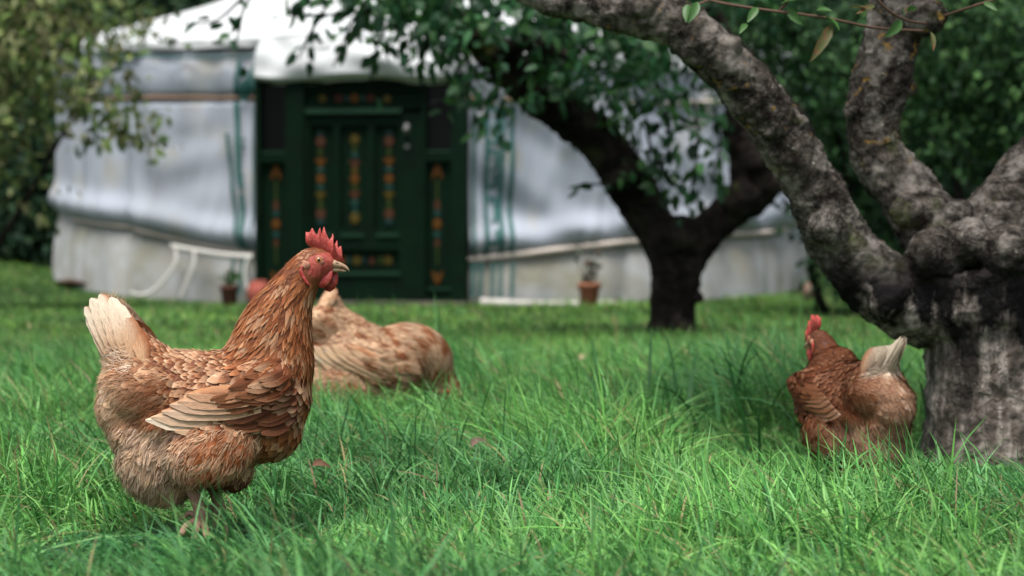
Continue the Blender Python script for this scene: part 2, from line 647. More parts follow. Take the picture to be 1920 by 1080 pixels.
def dz(py):
    return (573 - py) / (573 - 150) * DH


def DM(V):
    return DO + V[:, :1] * ex + V[:, 1:2] * ey + V[:, 2:3] * ez


def dbox(bag, x0, y0, x1, y1, d0, d1):
    bag.box((dx(x0), d0, dz(y1)), (dx(x1), d1, dz(y0)), DM)


b = Bag()
for x0, x1 in ((488, 498), (545, 580), (800, 806), (853, 881)):
    dbox(b, x0, 140, x1, 574, 0, .10)
dbox(b, 498, 138, 853, 158, 0, .098)
dbox(b, 498, 292, 545, 304, 0, .09)
dbox(b, 806, 292, 853, 304, 0, .09)
dbox(b, 498, 556, 545, 574, 0, .09)
dbox(b, 806, 556, 853, 574, 0, .09)
dbox(b, 580, 168, 800, 172, 0, .08)
dbox(b, 580, 200, 800, 205, 0, .08)
frame = b.make('door_frame', m_greenpaint, yurt, YO, smooth=False)
b = Bag()
for x0, x1 in ((498, 545), (806, 853)):
    b = Bag()
    dbox(b, x0, 158, x1, 292, .02, .03)
    b.make('window_pane', m_glass, frame, YO, smooth=False)
    b = Bag()
    dbox(b, x0, 304, x1, 556, .02, .045)
    b.make('side_panel', m_greenpaint, frame, YO, smooth=False)
    for q_ in ((x0, 284, x1, 288, .03, .075), (x0 + 2, 541, x1 - 2, 545, .045, .07)):
        b = Bag()
        dbox(b, *q_)
        b.make('moulding', m_greenlight, frame, YO, smooth=False)
b = Bag()
dbox(b, 580, 158, 800, 210, .02, .04)
b.make('header_panel', m_greenpaint, frame, YO, smooth=False)
b = Bag()
dbox(b, 583, 206, 762, 214, .04, .105)
b.make('moulding', m_greenlight, frame, YO, smooth=False)
# door leaf: stiles and rails around recessed panels
b = Bag()
dbox(b, 580, 214, 590, 574, .01, .07)
dbox(b, 756, 214, 800, 574, .01, .07)
dbox(b, 590, 214, 756, 236, .01, .068)
dbox(b, 590, 430, 756, 470, .01, .068)
dbox(b, 590, 512, 756, 574, .01, .068)
for x in (634, 698):
    dbox(b, x, 236, x + 12, 430, .01, .066)
dbox(b, 590, 236, 756, 512, .005, .03)
door = b.make('door', m_greenpaint, yurt, YO, smooth=False)
for q_ in [(x, 439, x + 42, 445, .068, .082) for x in (592, 648, 714)] + [(630, 511, 758, 517, .068, .085)]:
    b = Bag()
    dbox(b, *q_)
    b.make('moulding', m_greenlight, door, YO, smooth=False)
b = Bag()
dbox(b, 767, 273, 775, 280, .066, .08)
b.make('keyhole_plate', m_metal, door, YO, smooth=False)
b = Bag()
dbox(b, 766, 234, 775, 256, .066, .085)
b.tube(np.array([(*DM(np.array([[dx(770), d, dz(246)]]))[0], r) for d, r in ((.08, .010), (.115, .009), (.12, .015), (.135, .016), (.14, .006))]), 10)
b.make('handle', m_metal, door, YO)
b = Bag()
dbox(b, 484, 566, 884, 580, -.02, .22)
b.make('door_sill', mat('weathered_plank', (.16, .14, .12), .9, .1, noise=(30, 4, (.08, .07, .06), .4, .7, (.2, 1, 1))), yurt, YO, smooth=False)


def motif(shape, px, py, r, color, d, parent, ry=None):
    ry = ry or r
    r *= .86
    if shape == 'rosette':
        a_ = np.linspace(0, 2 * math.pi, 33)[:-1]
        k_ = .78 + .22 * np.abs(np.cos(a_ * 4))
        o_ = np.column_stack([np.cos(a_) * k_, np.sin(a_) * k_])
    elif shape == 'lotus':
        o_ = np.array([(-.2, -1), (.2, -1), (.45, -.2), (1, .1), (.8, .7), (.35, .3), (0, 1), (-.35, .3), (-.8, .7), (-1, .1), (-.45, -.2)])
    elif shape == 'tulip':
        o_ = np.array([(-.25, 1), (.25, 1), (.75, .1), (1, -1), (.5, -.75), (0, -.05), (-.5, -.75), (-1, -1), (-.75, .1)])
    elif shape == 'drop':
        o_ = np.array([(0, 1), (.5, .3), (.7, -.3), (.4, -.9), (0, -1), (-.4, -.9), (-.7, -.3), (-.5, .3)])
    elif shape == 'band':
        o_ = np.array([(-1, -.5), (-.4, -.9), (.4, -.9), (1, -.5), (.6, 0), (1, .5), (.4, .9), (-.4, .9), (-1, .5), (-.6, 0)])
    else:
        o_ = np.array([(-.3, -1), (.3, -1), (.3, 1), (-.3, 1)])
    n_ = len(o_)
    sx, sz = r / 391 * DW, ry / 423 * DH
    F_ = np.column_stack([dx(px) + o_[:, 0] * sx, np.full(n_, d + .006), dz(py) + o_[:, 1] * sz])
    B_ = F_.copy()
    B_[:, 1] = d - .002
    c_ = np.array([[dx(px), d + .009, dz(py)]])
    V_ = DM(np.vstack([F_, B_, c_]))
    i_ = np.arange(n_)
    j_ = (i_ + 1) % n_
    return V_, np.stack([i_, j_, j_ + n_, i_ + n_], -1), np.stack([np.full(n_, 2 * n_), j_, i_], -1)


def ornament(rows, d, parent, name='painted_ornament'):
    """each painted motif is its own thin raised shape"""
    for k_, (sh, x, y, r, ry, c) in enumerate(rows):
        V_, q_, t_ = motif(sh, x, y, r, c, d + .0015 * (k_ % 3), parent, ry)
        build(name, V_, [q_, t_], PAINT[c], parent, smooth=False, origin=YO)


colA = [('band', 251, 9, 6, 'blue'), ('rosette', 266, 11, 11, 'pink'), ('drop', 285, 9, 8, 'lime'), ('lotus', 304, 12, 11, 'orange'),
        ('band', 319, 10, 6, 'teal'), ('rosette', 336, 10, 10, 'orange'), ('band', 352, 10, 6, 'teal'), ('lotus', 367, 12, 10, 'yellow'),
        ('drop', 384, 9, 9, 'lime'), ('rosette', 402, 11, 11, 'pink'), ('band', 417, 10, 7, 'blue')]
colB = [('rosette', 262, 11, 11, 'yellow'), ('drop', 280, 8, 8, 'lime'), ('band', 292, 10, 6, 'teal'), ('lotus', 308, 12, 11, 'pink'),
        ('band', 320, 8, 5, 'yellow'), ('rosette', 336, 10, 11, 'orange'), ('band', 352, 8, 5, 'lime'), ('lotus', 366, 12, 11, 'pink'),
        ('band', 381, 10, 7, 'teal'), ('drop', 394, 8, 8, 'teal'), ('rosette', 410, 11, 12, 'yellow')]
for x, c in ((608, colA), (672, colB), (736, colA)):
    ornament([(s_, x, y_, r_, ry_, k_) for s_, y_, r_, ry_, k_ in c], .032, door)
ornament([('rosette', 648, 489, 10, 9, 'orange'), ('rosette', 676, 489, 11, 10, 'yellow'), ('band', 661, 489, 5, 9, 'teal'), ('band', 690, 489, 5, 9, 'blue'),
          ('drop', 704, 489, 8, 9, 'pink'), ('band', 720, 489, 6, 9, 'lime'), ('rosette', 734, 489, 10, 10, 'yellow'), ('rosette', 616, 489, 10, 9, 'pink')], .032, door)
ornament([('rosette', 612, 185, 9, 8, 'yellow'), ('rosette', 643, 185, 10, 9, 'red'), ('rosette', 672, 185, 10, 9, 'orange'), ('rosette', 702, 185, 10, 9, 'red'),
          ('rosette', 733, 187, 9, 8, 'yellow'), ('band', 658, 185, 5, 7, 'teal'), ('band', 687, 185, 5, 7, 'teal')], .042, frame)
for x in (525, 826):
    ornament([('tulip', x, 324, 12, 14, 'orange'), ('stem', x, 358, 9, 18, 'lime'), ('drop', x, 385, 9, 11, 'pink'), ('band', x, 401, 9, 7, 'teal'),
              ('rosette', x, 421, 10, 11, 'orange'), ('band', x, 441, 9, 7, 'teal'), ('drop', x, 456, 8, 10, 'pink'), ('stem', x, 480, 8, 18, 'lime')] +
             [('tulip', x, 521, 12, -12, 'orange')], .047, frame)
# wooden pegs at the top of the right wall
for x0, y0, x1, y1 in ((868, 187, 900, 185), (918, 184, 919, 196), (944, 188, 962, 187)):
    b = Bag()
    th0, h0 = yuv(x0, y0)
    th1, h1 = yuv(x1, y1)
    b.tube(np.array([(*ypos(th0, h0, .10), .022), (*ypos(th1, h1, .10), .022)]), 8)
    b.make('wooden_peg', mat('pale_wood', (.46, .30, .21), .8, .2), yurt, YO)
# pale base boards along the right skirt
b = Bag()
k = yline([(895, 566), (1000, 571), (1130, 570)], .18, extra=False, rad=.035)
b.tube(k, 6)
b.make('base_board', mat('whitewashed_board', (.5, .48, .44), .9, .1, noise=(14, 4, (.3, .28, .25), .45, .7)), yurt, YO)
# ------------------------------------------------------------------ trees
def bark_mat(name, dark, mid, pale, lichen=0.0, peel=None, scale=1.0, moss=0.0):
    """bark with fissures; peel = (z_mid, z_width): bare pale wood below that height, ragged dark edge"""
    m = bpy.data.materials.new(name)
    m.use_nodes = True
    N, L = m.node_tree.nodes, m.node_tree.links
    b = N['Principled BSDF']
    b.inputs['Roughness'].default_value = .9
    b.inputs['Specular IOR Level'].default_value = .06
    tc = N.new('ShaderNodeTexCoord')

    def nz(sc, det, st=(1, 1, 1)):
        mp = N.new('ShaderNodeMapping')
        mp.inputs['Scale'].default_value = st
        L.new(tc.outputs['Object'], mp.inputs['Vector'])
        t = N.new('ShaderNodeTexNoise')
        t.inputs['Scale'].default_value = sc * scale
        t.inputs['Detail'].default_value = det
        t.inputs['Roughness'].default_value = .65
        L.new(mp.outputs[0], t.inputs['Vector'])
        return t.outputs['Fac']

    def ramp(fac, lo, hi):
        r = N.new('ShaderNodeMapRange')
        r.inputs[1].default_value, r.inputs[2].default_value = lo, hi
        L.new(fac, r.inputs[0])
        return r.outputs[0]

    def mix(f, a, c):
        x = N.new('ShaderNodeMix')
        x.data_type = 'RGBA'
        L.new(f, x.inputs[0])
        for s_, v in ((6, a), (7, c)):
            if isinstance(v, tuple):
                x.inputs[s_].default_value = (*v, 1)
            else:
                L.new(v, x.inputs[s_])
        return x.outputs[2]
    n1 = nz(38, 8)
    c = mix(ramp(n1, .38, .66), dark, mid)
    c = mix(ramp(nz(16, 8), .48, .70), c, pale)
    vo = N.new('ShaderNodeTexVoronoi')
    vo.feature = 'DISTANCE_TO_EDGE'
    vo.inputs['Scale'].default_value = 46 * scale
    vm = N.new('ShaderNodeMapping')
    vm.inputs['Scale'].default_value = (1.25, 1.25, .55)
    wob = N.new('ShaderNodeVectorMath')
    wob.operation = 'MULTIPLY_ADD'
    wn_ = N.new('ShaderNodeTexNoise')
    wn_.inputs['Scale'].default_value = 30 * scale
    L.new(tc.outputs['Object'], wn_.inputs['Vector'])
    L.new(wn_.outputs['Color'], wob.inputs[0])
    wob.inputs[1].default_value = (.07 / scale,) * 3
    L.new(tc.outputs['Object'], wob.inputs[2])
    L.new(wob.outputs[0], vm.inputs['Vector'])
    L.new(vm.outputs[0], vo.inputs['Vector'])
    crack = ramp(vo.outputs['Distance'], .0, .16)
    ck = N.new('ShaderNodeMath')
    ck.operation = 'MAXIMUM'
    L.new(crack, ck.inputs[0])
    L.new(ramp(nz(8, 4), .44, .60), ck.inputs[1])
    ck2 = N.new('ShaderNodeMapRange')
    ck2.inputs[3].default_value = .35
    L.new(ck.outputs[0], ck2.inputs[0])
    c = mix(ck2.outputs[0], dark, c)
    if moss:
        c = mix(ramp(nz(7, 5), .60, .75), c, (.06, .075, .02))
    if lichen:
        sp = N.new('ShaderNodeSeparateXYZ')
        L.new(tc.outputs['Object'], sp.inputs[0])
        hi = ramp(sp.outputs['Z'], .50, .66)
        mu = N.new('ShaderNodeMath')
        mu.operation = 'MULTIPLY'
        L.new(hi, mu.inputs[0])
        L.new(ramp(nz(34, 9), .60, .66), mu.inputs[1])
        c = mix(mu.outputs[0], c, (.27, .165, .045))
        c = mix(ramp(nz(52, 3), .69, .74), c, (.40, .40, .33))
    hgt = n1
    if peel:
        sp = N.new('ShaderNodeSeparateXYZ')
        L.new(tc.outputs['Object'], sp.inputs[0])
        ad = N.new('ShaderNodeMath')
        ad.operation = 'MULTIPLY_ADD'
        L.new(nz(9, 5, (2.2, 2.2, .7)), ad.inputs[0])
        ad.inputs[1].default_value = .52
        L.new(sp.outputs['Z'], ad.inputs[2])
        f = ramp(ad.outputs[0], peel[0] + .26 + .03, peel[0] + .26 - .03)
        w = mix(ramp(nz(30, 9, (1.3, 1.3, .20)), .45, .64), (.115, .095, .080), (.40, .355, .31))
        w = mix(ramp(nz(12, 8, (1.3, 1.3, .5)), .50, .62), w, (.045, .038, .033))
        # a near-black belt in the bark colour, just above the bare wood
        g = ramp(sp.outputs['Z'], peel[0] + .16, peel[0] + .07)
        c = mix(g, c, (.012, .011, .011))
        c = mix(f, c, w)
    L.new(c, b.inputs['Base Color'])
    b3 = N.new('ShaderNodeBump')
    b3.inputs['Strength'].default_value = .5
    b3.inputs['Distance'].default_value = .010 / scale
    L.new(ck.outputs[0], b3.inputs['Height'])
    bn = N.new('ShaderNodeBump')
    bn.inputs['Strength'].default_value = .9
    bn.inputs['Distance'].default_value = .012 / scale
    L.new(hgt, bn.inputs['Height'])
    b2 = N.new('ShaderNodeBump')
    L.new(b3.outputs[0], b2.inputs['Normal'])
    b2.inputs['Strength'].default_value = .7
    b2.inputs['Distance'].default_value = .015 / scale
    L.new(nz(14, 6, (1.5, 1.5, .3)), b2.inputs['Height'])
    L.new(b2.outputs[0], bn.inputs['Normal'])
    L.new(bn.outputs[0], b.inputs['Normal'])
    return m


def woody(limbs, burls, voxel, amp, freq, step):
    """limbs: lists of (px, py, Y, r_px) -> one lumpy mesh"""
    b = Bag()
    for lb in limbs:
        W = np.array([(*P(x, y, Y), PX(r, Y)) for x, y, Y, r in lb])
        b.tube(catmull(W, step), 14)
    for x, y, Y, r in burls:
        c, R = P(x, y, Y), PX(r, Y)
        a = np.linspace(-1, 1, 7)
        b.tube(np.array([(*(c + np.array((0, 0, t * R))), R * math.sqrt(max(.02, 1 - t * t))) for t in a]), 12)
    V, F, N = remesh(np.vstack(b.V), [np.vstack(b.Q), np.vstack(b.T)], voxel)
    d = np.empty(len(V))
    for k, v in enumerate(V):
        p = Vector(v)
        d[k] = (mnoise.fractal(p * freq, 1.0, 2.0, 3) * .55 + mnoise.noise(p * freq * .45) * .55 + .75 * mnoise.turbulence(p * freq * 2.2, 4, True) - .9 * max(0, mnoise.noise(p * freq * .9 + Vector((5, 5, 5))) - .45))
    V = V + N * (d * amp)[:, None]
    return V, F


def leaf_arrays(pos, dr, nrm, Lh, Wd, droop=.15):
    """oval leaves of 4 triangles each"""
    n = len(pos)
    dr = dr / (np.linalg.norm(dr, axis=1)[:, None] + 1e-9)
    sd = np.cross(dr, nrm)
    sd /= np.linalg.norm(sd, axis=1)[:, None] + 1e-9
    nn = np.cross(sd, dr)
    Lh, Wd = np.broadcast_to(Lh, n)[:, None], np.broadcast_to(Wd, n)[:, None]
    p = lambda t, s_, z: pos + dr * Lh * t + sd * Wd * s_ + nn * Lh * z
    V = np.stack([p(0, 0, 0), p(.30, -.46, .04), p(.30, .46, .04), p(.68, -.40, .02 - droop * .4), p(.68, .40, .02 - droop * .4), p(1, 0, -droop)], 1)
    o = (np.arange(n) * 6)[:, None]
    T = np.vstack([o + np.array([[0, 2, 1]]), o + np.array([[3, 4, 5]])])
    Q = o + np.array([[1, 2, 4, 3]])
    return V.reshape(-1, 3), Q, T


def leaf_cols(n, cols, var=.25, reps=6):
    cols = np.array(cols)
    c = cols[rng.integers(0, len(cols), n)] * (1 + var * rng.normal(size=(n, 1))).clip(.4, 1.8)
    return np.repeat(c, reps, 0)


def cloud(blobs, L, W, hang=.5, clump=7, spread=1.3):
    """leaves in clumps inside ellipsoid blobs (center xyz, radii xyz, count)"""
    Ps, Ds, Ns = [], [], []
    for c, r, n in blobs:
        k = max(1, n // clump)
        u = rng.normal(size=(k, 3))
        u /= np.linalg.norm(u, axis=1)[:, None]
        q = np.array(c) + u * np.array(r) * (rng.random((k, 1)) ** .42)
        tw = rng.normal(size=(k, 3)) * (1, 1, .6) + (0, 0, -hang * .6)
        tw /= np.linalg.norm(tw, axis=1)[:, None]
        q2 = np.repeat(q, clump, 0) + np.repeat(tw, clump, 0) * (np.tile(np.arange(clump), k)[:, None] * L * .5 * spread) + rng.normal(size=(k * clump, 3)) * L * .25
        d = np.repeat(tw, clump, 0) * .6 + rng.normal(size=(k * clump, 3)) * .7 + (0, 0, -hang)
        nr = rng.normal(size=(k * clump, 3)) * .7 + (0, -.25, .8)
        Ps.append(q2)
        Ds.append(d)
        Ns.append(nr)
    return np.vstack(Ps), np.vstack(Ds), np.vstack(Ns)


def crown(name, blobs, L, W, cols, mt, parent, origin, hang=.5, var=.25, clump=7, stuff=True, spread=1.3):
    p, d, n_ = cloud(blobs, L, W, hang, clump, spread)
    n = len(p)
    V, Q, T = leaf_arrays(p, d, n_, L * rng.uniform(.65, 1.2, n), W * rng.uniform(.7, 1.2, n), .2)
    o = build(name, V, [Q, T], mt, parent, leaf_cols(n, cols, var), origin=origin, smooth=False)
    if stuff:
        o['kind'] = 'stuff'
    return o


m_leaf = mat('apple_leaf', attr=True, rough=.45, spec=.25, trans=.25)
m_leaf_matt = mat('bush_leaf', attr=True, rough=.6, spec=.14, trans=.2)

# ---- near apple tree
TN = [
    [(1880, 905, 3.75, 158), (1874, 800, 3.75, 139), (1868, 700, 3.75, 131), (1862, 620, 3.75, 128), (1840, 560, 3.75, 145), (1825, 505, 3.75, 140)],
    [(1800, 570, 3.75, 92), (1700, 562, 3.72, 73), (1625, 512, 3.70, 65), (1566, 440, 3.70, 56), (1530, 370, 3.68, 50), (1490, 290, 3.66, 47), (1440, 215, 3.64, 46),
     (1385, 145, 3.62, 46), (1320, 82, 3.60, 47), (1240, 32, 3.60, 41), (1150, 20, 3.62, 36), (1060, 0, 3.65, 35), (980, -30, 3.7, 32), (880, -70, 3.8, 26)],
    [(1815, 505, 3.72, 85), (1748, 430, 3.75, 66), (1695, 350, 3.78, 54), (1645, 290, 3.80, 48), (1638, 220, 3.80, 47), (1652, 150, 3.80, 55), (1672, 80, 3.80, 51), (1690, 10, 3.80, 55), (1705, -70, 3.8, 47), (1690, -200, 3.8, 39)],
    [(1850, 505, 3.75, 99), (1880, 425, 3.75, 81), (1925, 352, 3.78, 66), (1990, 280, 3.8, 62), (2080, 205, 3.9, 56), (2200, 60, 4.0, 43), (2260, -120, 4.0, 36)],
]
BN = [(1818, 455, 3.64, 42), (1700, 400, 3.70, 30), (1552, 425, 3.64, 34), (1752, 478, 3.66, 50), (1503, 232, 3.63, 17), (1368, 84, 3.58, 20), (1738, 30, 3.74, 38),
      (1602, 205, 3.78, 18), (1704, 165, 3.78, 18), (1660, 560, 3.66, 42), (1890, 470, 3.62, 50), (1790, 400, 3.7, 26), (1205, 10, 3.58, 30)]
near_base = G(1874, 862)
near_base = np.array((near_base[0], 3.75, float(ground(P(1874, 860, 3.75)[0], 3.75))))
near_tree = thing('apple_tree', 'large gnarled apple tree with thick leaning limb and pale bare lower trunk', 'tree', near_base, 'apple trees')
V, F = woody(TN, BN, .0055, .0098, 24, .03)
m_bark = bark_mat('gnarled_bark', (.018, .0148, .0125), (.135, .115, .098), (.34, .305, .27), lichen=1, peel=(.255, .05), moss=.6)
build('trunk', V, F, m_bark, near_tree, origin=near_base)

# ---- far apple tree
TF = [
    [(1255, 640, 8.8, 48), (1262, 580, 8.8, 41), (1265, 520, 8.8, 44), (1270, 470, 8.8, 48)],
    [(1270, 490, 8.8, 46), (1225, 420, 8.8, 42), (1180, 345, 8.75, 43), (1125, 265, 8.7, 40), (1050, 205, 8.6, 36), (985, 160, 8.5, 33), (925, 95, 8.45, 32), (860, 40, 8.4, 26), (780, -20, 8.3, 20)],
    [(1275, 490, 8.8, 42), (1330, 430, 8.8, 33), (1390, 375, 8.8, 32), (1450, 335, 8.8, 30), (1500, 300, 8.9, 30), (1490, 230, 9.0, 24), (1430, 150, 9.0, 20), (1350, 60, 9.0, 16)],
    [(1405, 365, 8.8, 34), (1400, 300, 8.8, 28), (1378, 240, 8.8, 23), (1385, 160, 8.8, 19), (1370, 90, 8.8, 15), (1330, 10, 8.8, 12)],
    [(1040, 205, 8.6, 30), (1010, 120, 8.5, 22), (1040, 40, 8.5, 17), (1100, -50, 8.5, 13)],
    [(935, 100, 8.4, 17), (985, 82, 8.3, 13), (1040, 92, 8.2, 11), (1085, 118, 8.15, 8)],
    [(1420, 300, 8.7, 20), (1440, 340, 8.75, 24), (1400, 380, 8.78, 28)],
]
BF = [(1275, 440, 8.72, 38), (1175, 335, 8.68, 34), (1305, 560, 8.75, 12), (1390, 372, 8.72, 31), (1010, 180, 8.5, 32)]
far_base = P(1262, 625, 8.8)
far_base[2] = float(ground(far_base[0], 8.8))
far_tree = thing('apple_tree', 'smaller dark forked apple tree in front of the white yurt wall', 'tree', far_base, 'apple trees')
V, F = woody(TF, BF, .016, .02, 10, .06)
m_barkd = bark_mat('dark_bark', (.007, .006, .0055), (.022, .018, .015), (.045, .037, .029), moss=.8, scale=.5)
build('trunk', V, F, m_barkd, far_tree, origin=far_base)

GREEN_D = [(.020, .075, .028), (.016, .055, .024), (.030, .10, .035), (.04, .11, .03)]


def pblob(px, py, rx, ry, Y, ry_depth, n):
    c = P(px, py, Y)
    return (c, (PX(rx, Y), ry_depth, PX(ry, Y)), n)


dense = [pblob(770, 2, 150, 38, 8.2, .5, 330), pblob(850, 55, 90, 55, 8.3, .5, 230), pblob(1000, 55, 105, 75, 8.5, .5, 430), pblob(950, 170, 70, 50, 8.4, .4, 110),
         pblob(1120, 115, 115, 100, 8.6, .6, 430), pblob(1230, 180, 110, 100, 8.7, .6, 190), pblob(1200, 60, 150, 60, 8.7, .7, 420), pblob(1330, 120, 80, 60, 8.8, .5, 80),
         pblob(900, -60, 350, 70, 8.4, .8, 700), pblob(1300, -50, 250, 80, 8.8, .8, 500), pblob(640, -30, 90, 26, 8.0, .4, 60)]
crown('crown', dense, .072, .036, GREEN_D, m_leaf, far_tree, far_base, clump=6)
# twigs that carry the leaves in front of the roof and wall
tw = [
    [(640, -30), (600, 30), (575, 75), (560, 110)], [(700, -20), (660, 40), (640, 90), (625, 125)], [(600, -30), (560, 10), (540, 30)],
    [(760, -10), (720, 60), (700, 110), (695, 165)], [(800, 10), (770, 70), (750, 110)], [(500, -40), (460, 10), (448, 60), (440, 85)], [(480, -30), (430, 20), (400, 40), (352, 46)],
    [(860, 60), (860, 120), (870, 165)], [(820, 40), (800, 90), (788, 130)],
    [(1250, 200), (1255, 270), (1240, 330), (1250, 385)], [(1300, 190), (1310, 260), (1300, 330), (1290, 390)], [(1210, 220), (1225, 290), (1275, 350)],
    [(1340, 200), (1350, 270), (1335, 340)], [(1200, 280), (1190, 300), (1215, 335)],
    [(1180, 330), (1140, 345), (1110, 345), (1082, 348)], [(905, 110), (880, 160), (868, 180)], [(690, 20), (610, 30), (585, 60)],
]
leaf_spots = []
for t in tw:
    Y0 = 8.1 if t[0][0] < 950 else 8.5
    W = np.array([(*P(x, y, Y0 + .05 * k), PX(3.2 - .5 * k, Y0)) for k, (x, y) in enumerate(t)])
    path = catmull(W, .02)
    path[:, 3] = np.clip(path[:, 3], .002, 1)
    b = Bag()
    b.tube(path, 5)
    b.make('twig', m_barkd, far_tree, far_base)
    s = len(path)
    cnt = max(5, int(s / 1.55)) if t[0][0] < 1190 else int(s * 1.15)
    if t[0] in ((480, -30), (1180, 330)):
        cnt = 7
    for _ in range(cnt):
        k = rng.integers(int(s * .25), s)
        tg = path[min(k + 1, s - 1), :3] - path[max(k - 1, 0), :3]
        leaf_spots.append((path[k, :3] + rng.normal(size=3) * (.012 if cnt < 10 else .03), tg / (np.linalg.norm(tg) + 1e-9)))


def leaf_mesh(name, L, W, fold, curl):
    """one leaf: 6 x 3 grid folded on its midrib"""
    t = np.array([0, .12, .3, .52, .74, .9, 1.0])
    w = np.array([.05, .55, .95, 1.0, .72, .34, .02])
    V = []
    for a, ww in zip(t, w):
        z = -curl * a * a * L
        for s_ in (-1, 0, 1):
            V.append((s_ * ww * W / 2 * math.cos(fold), a * L, z + abs(s_) * ww * W / 2 * math.sin(fold)))
    q = []
    for k in range(6):
        for s_ in range(2):
            q.append((k * 3 + s_, k * 3 + s_ + 1, k * 3 + s_ + 4, k * 3 + s_ + 3))
    me = bpy.data.meshes.new(name)
    me.from_pydata(V, [], q)
    for p in me.polygons:
        p.use_smooth = True
    return me


def orient(pos, d, nr, sc=1.0):
    y = Vector(d).normalized()
    x = y.cross(Vector(nr)).normalized()
    z = x.cross(y)
    M = Matrix((x, y, z)).transposed().to_4x4() @ Matrix.Scale(sc, 4)
    M.translation = Vector([float(v) for v in pos])
    return M


leaf_mats = [mat('apple_leaf_tone', c, .42, .4, trans=.25) for c in ((.020, .075, .028), (.035, .10, .03), (.014, .05, .022))]
lms = []
for k in range(6):
    me = leaf_mesh('leaf', .066, .032 + .004 * (k % 3), .25 + .1 * (k % 2), .1 + .1 * (k % 3))
    me.materials.append(leaf_mats[k % 3])
    lms.append(me)
random.shuffle(leaf_spots)
for p, tg in leaf_spots[:300]:
    o = link('leaf', lms[rng.integers(6)], None, far_tree)
    d = tg * .5 + rng.normal(size=3) * .55 + (0, 0, -.45)
    o.matrix_local = orient(p - far_base, d, rng.normal(size=3) + (0, -.5, .6), rng.uniform(.75, 1.25))
if len(leaf_spots) > 300:
    q_ = leaf_spots[300:]
    p = np.array([a for a, _ in q_])
    n = len(p)
    V, Q, T = leaf_arrays(p, np.array([a for _, a in q_]) * .5 + rng.normal(size=(n, 3)) * .55 + (0, 0, -.45), rng.normal(size=(n, 3)) + (0, -.5, .6),
                          .066 * rng.uniform(.75, 1.25, n), .034, .15)
    o = build('leaves', V, [Q, T], m_leaf, far_tree, leaf_cols(n, GREEN_D), origin=far_base, smooth=False)
    o['kind'] = 'stuff'

# ---- near tree: twig with single leaves at the top of the picture, and the crown above it
m_twig = mat('reddish_twig', (.11, .065, .045), .8, .2)
for t in ([(1255, -30, 3.5), (1330, 0, 3.45), (1430, 18, 3.42), (1540, 32, 3.42), (1640, 52, 3.45), (1730, 58, 3.52)],
          [(1625, -30, 3.45), (1660, 15, 3.45), (1700, 38, 3.5), (1738, 44, 3.55)], [(1460, 22, 3.42), (1500, -25, 3.4)], [(1330, 0, 3.45), (1310, 8, 3.44), (1290, 30, 3.43)],
          [(1770, 30, 3.6), (1830, 10, 3.5), (1900, -12, 3.5)]):
    path = catmull(np.array([(*P(*p), PX(2.6, 3.5)) for p in t]), .012)
    b = Bag()
    b.tube(path, 6, .06)
    b.make('twig', m_twig, near_tree, near_base)
nl_m = [mat('fresh_leaf', (.06, .155, .035), .45, .4, trans=.35), mat('browned_leaf', (.085, .105, .03), .55, .3, noise=(60, 4, (.19, .08, .04), .45, .65), trans=.25)]
NL = [(1290, 8, 1282, 40, 0), (1308, 4, 1292, 42, 0), (1400, 45, 1385, 60, 0), (1478, 14, 1500, 50, 0), (1465, 8, 1490, -8, 0), (1548, 32, 1582, 52, 0), (1530, 20, 1560, 14, 0), (1560, 45, 1522, 115, 1),
      (1690, 38, 1662, 72, 0), (1640, 10, 1605, 22, 1), (1700, 20, 1725, 10, 0), (1690, 15, 1700, 30, 0), (1420, 14, 1400, 40, 0), (1845, 5, 1870, 18, 0), (1745, 60, 1755, 95, 1), (1590, 14, 1640, 8, 1)]
for x0, y0, x1, y1, kd in NL:
    p0, p1 = P(x0, y0, 3.42), P(x1, y1, 3.40)
    Ll = np.linalg.norm(p1 - p0)
    me = leaf_mesh('leaf', Ll, Ll * (.28 if kd else .42), .5, .25)
    me.materials.append(nl_m[kd])
    o = link('leaf', me, None, near_tree)
    o.matrix_local = orient(p0 - near_base, p1 - p0 + np.array((0, -.25 * Ll, 0)), rng.normal(size=3) * .4 + (.3, -.8, .5))
crown('crown', [((.55, 3.9, 1.36), (.8, .6, .22), 900), ((1.3, 4.0, 1.50), (.9, .8, .4), 1500), ((.9, 3.9, 1.75), (1.1, .9, .4), 1200)],
      .065, .034, [(.03, .10, .03), (.05, .13, .035)], m_leaf, near_tree, near_base)

# ---- background shrubs and trees
def bush(name, label, cat, px, Y, blobs, L, W, cols, group=None, stems=3, hgt=1.2, hang=.45, mt=m_leaf_matt, clump=7, core=None):
    base = P(px, 500, Y)
    base[2] = float(ground(base[0], Y))
    t = thing(name, label, cat, base, group)
    for k in range(stems):
        b_ = Bag()
        bl = blobs[rng.integers(len(blobs))]
        e = np.array(bl[0]) + rng.normal(size=3) * np.array(bl[1]) * .25
        s_ = base + (rng.normal() * .10, rng.normal() * .10, -.05)
        m1 = s_ * .55 + e * .45 + rng.normal(size=3) * .12
        b_.tube(catmull(np.array([(*s_, .035), (*m1, .025), (*e, .01)]), .12), 7, .06)
        b_.make('stem', m_barkd, t, base)
    crown('foliage', blobs, L, W, cols, mt, t, base, hang=hang, clump=clump)
    return t


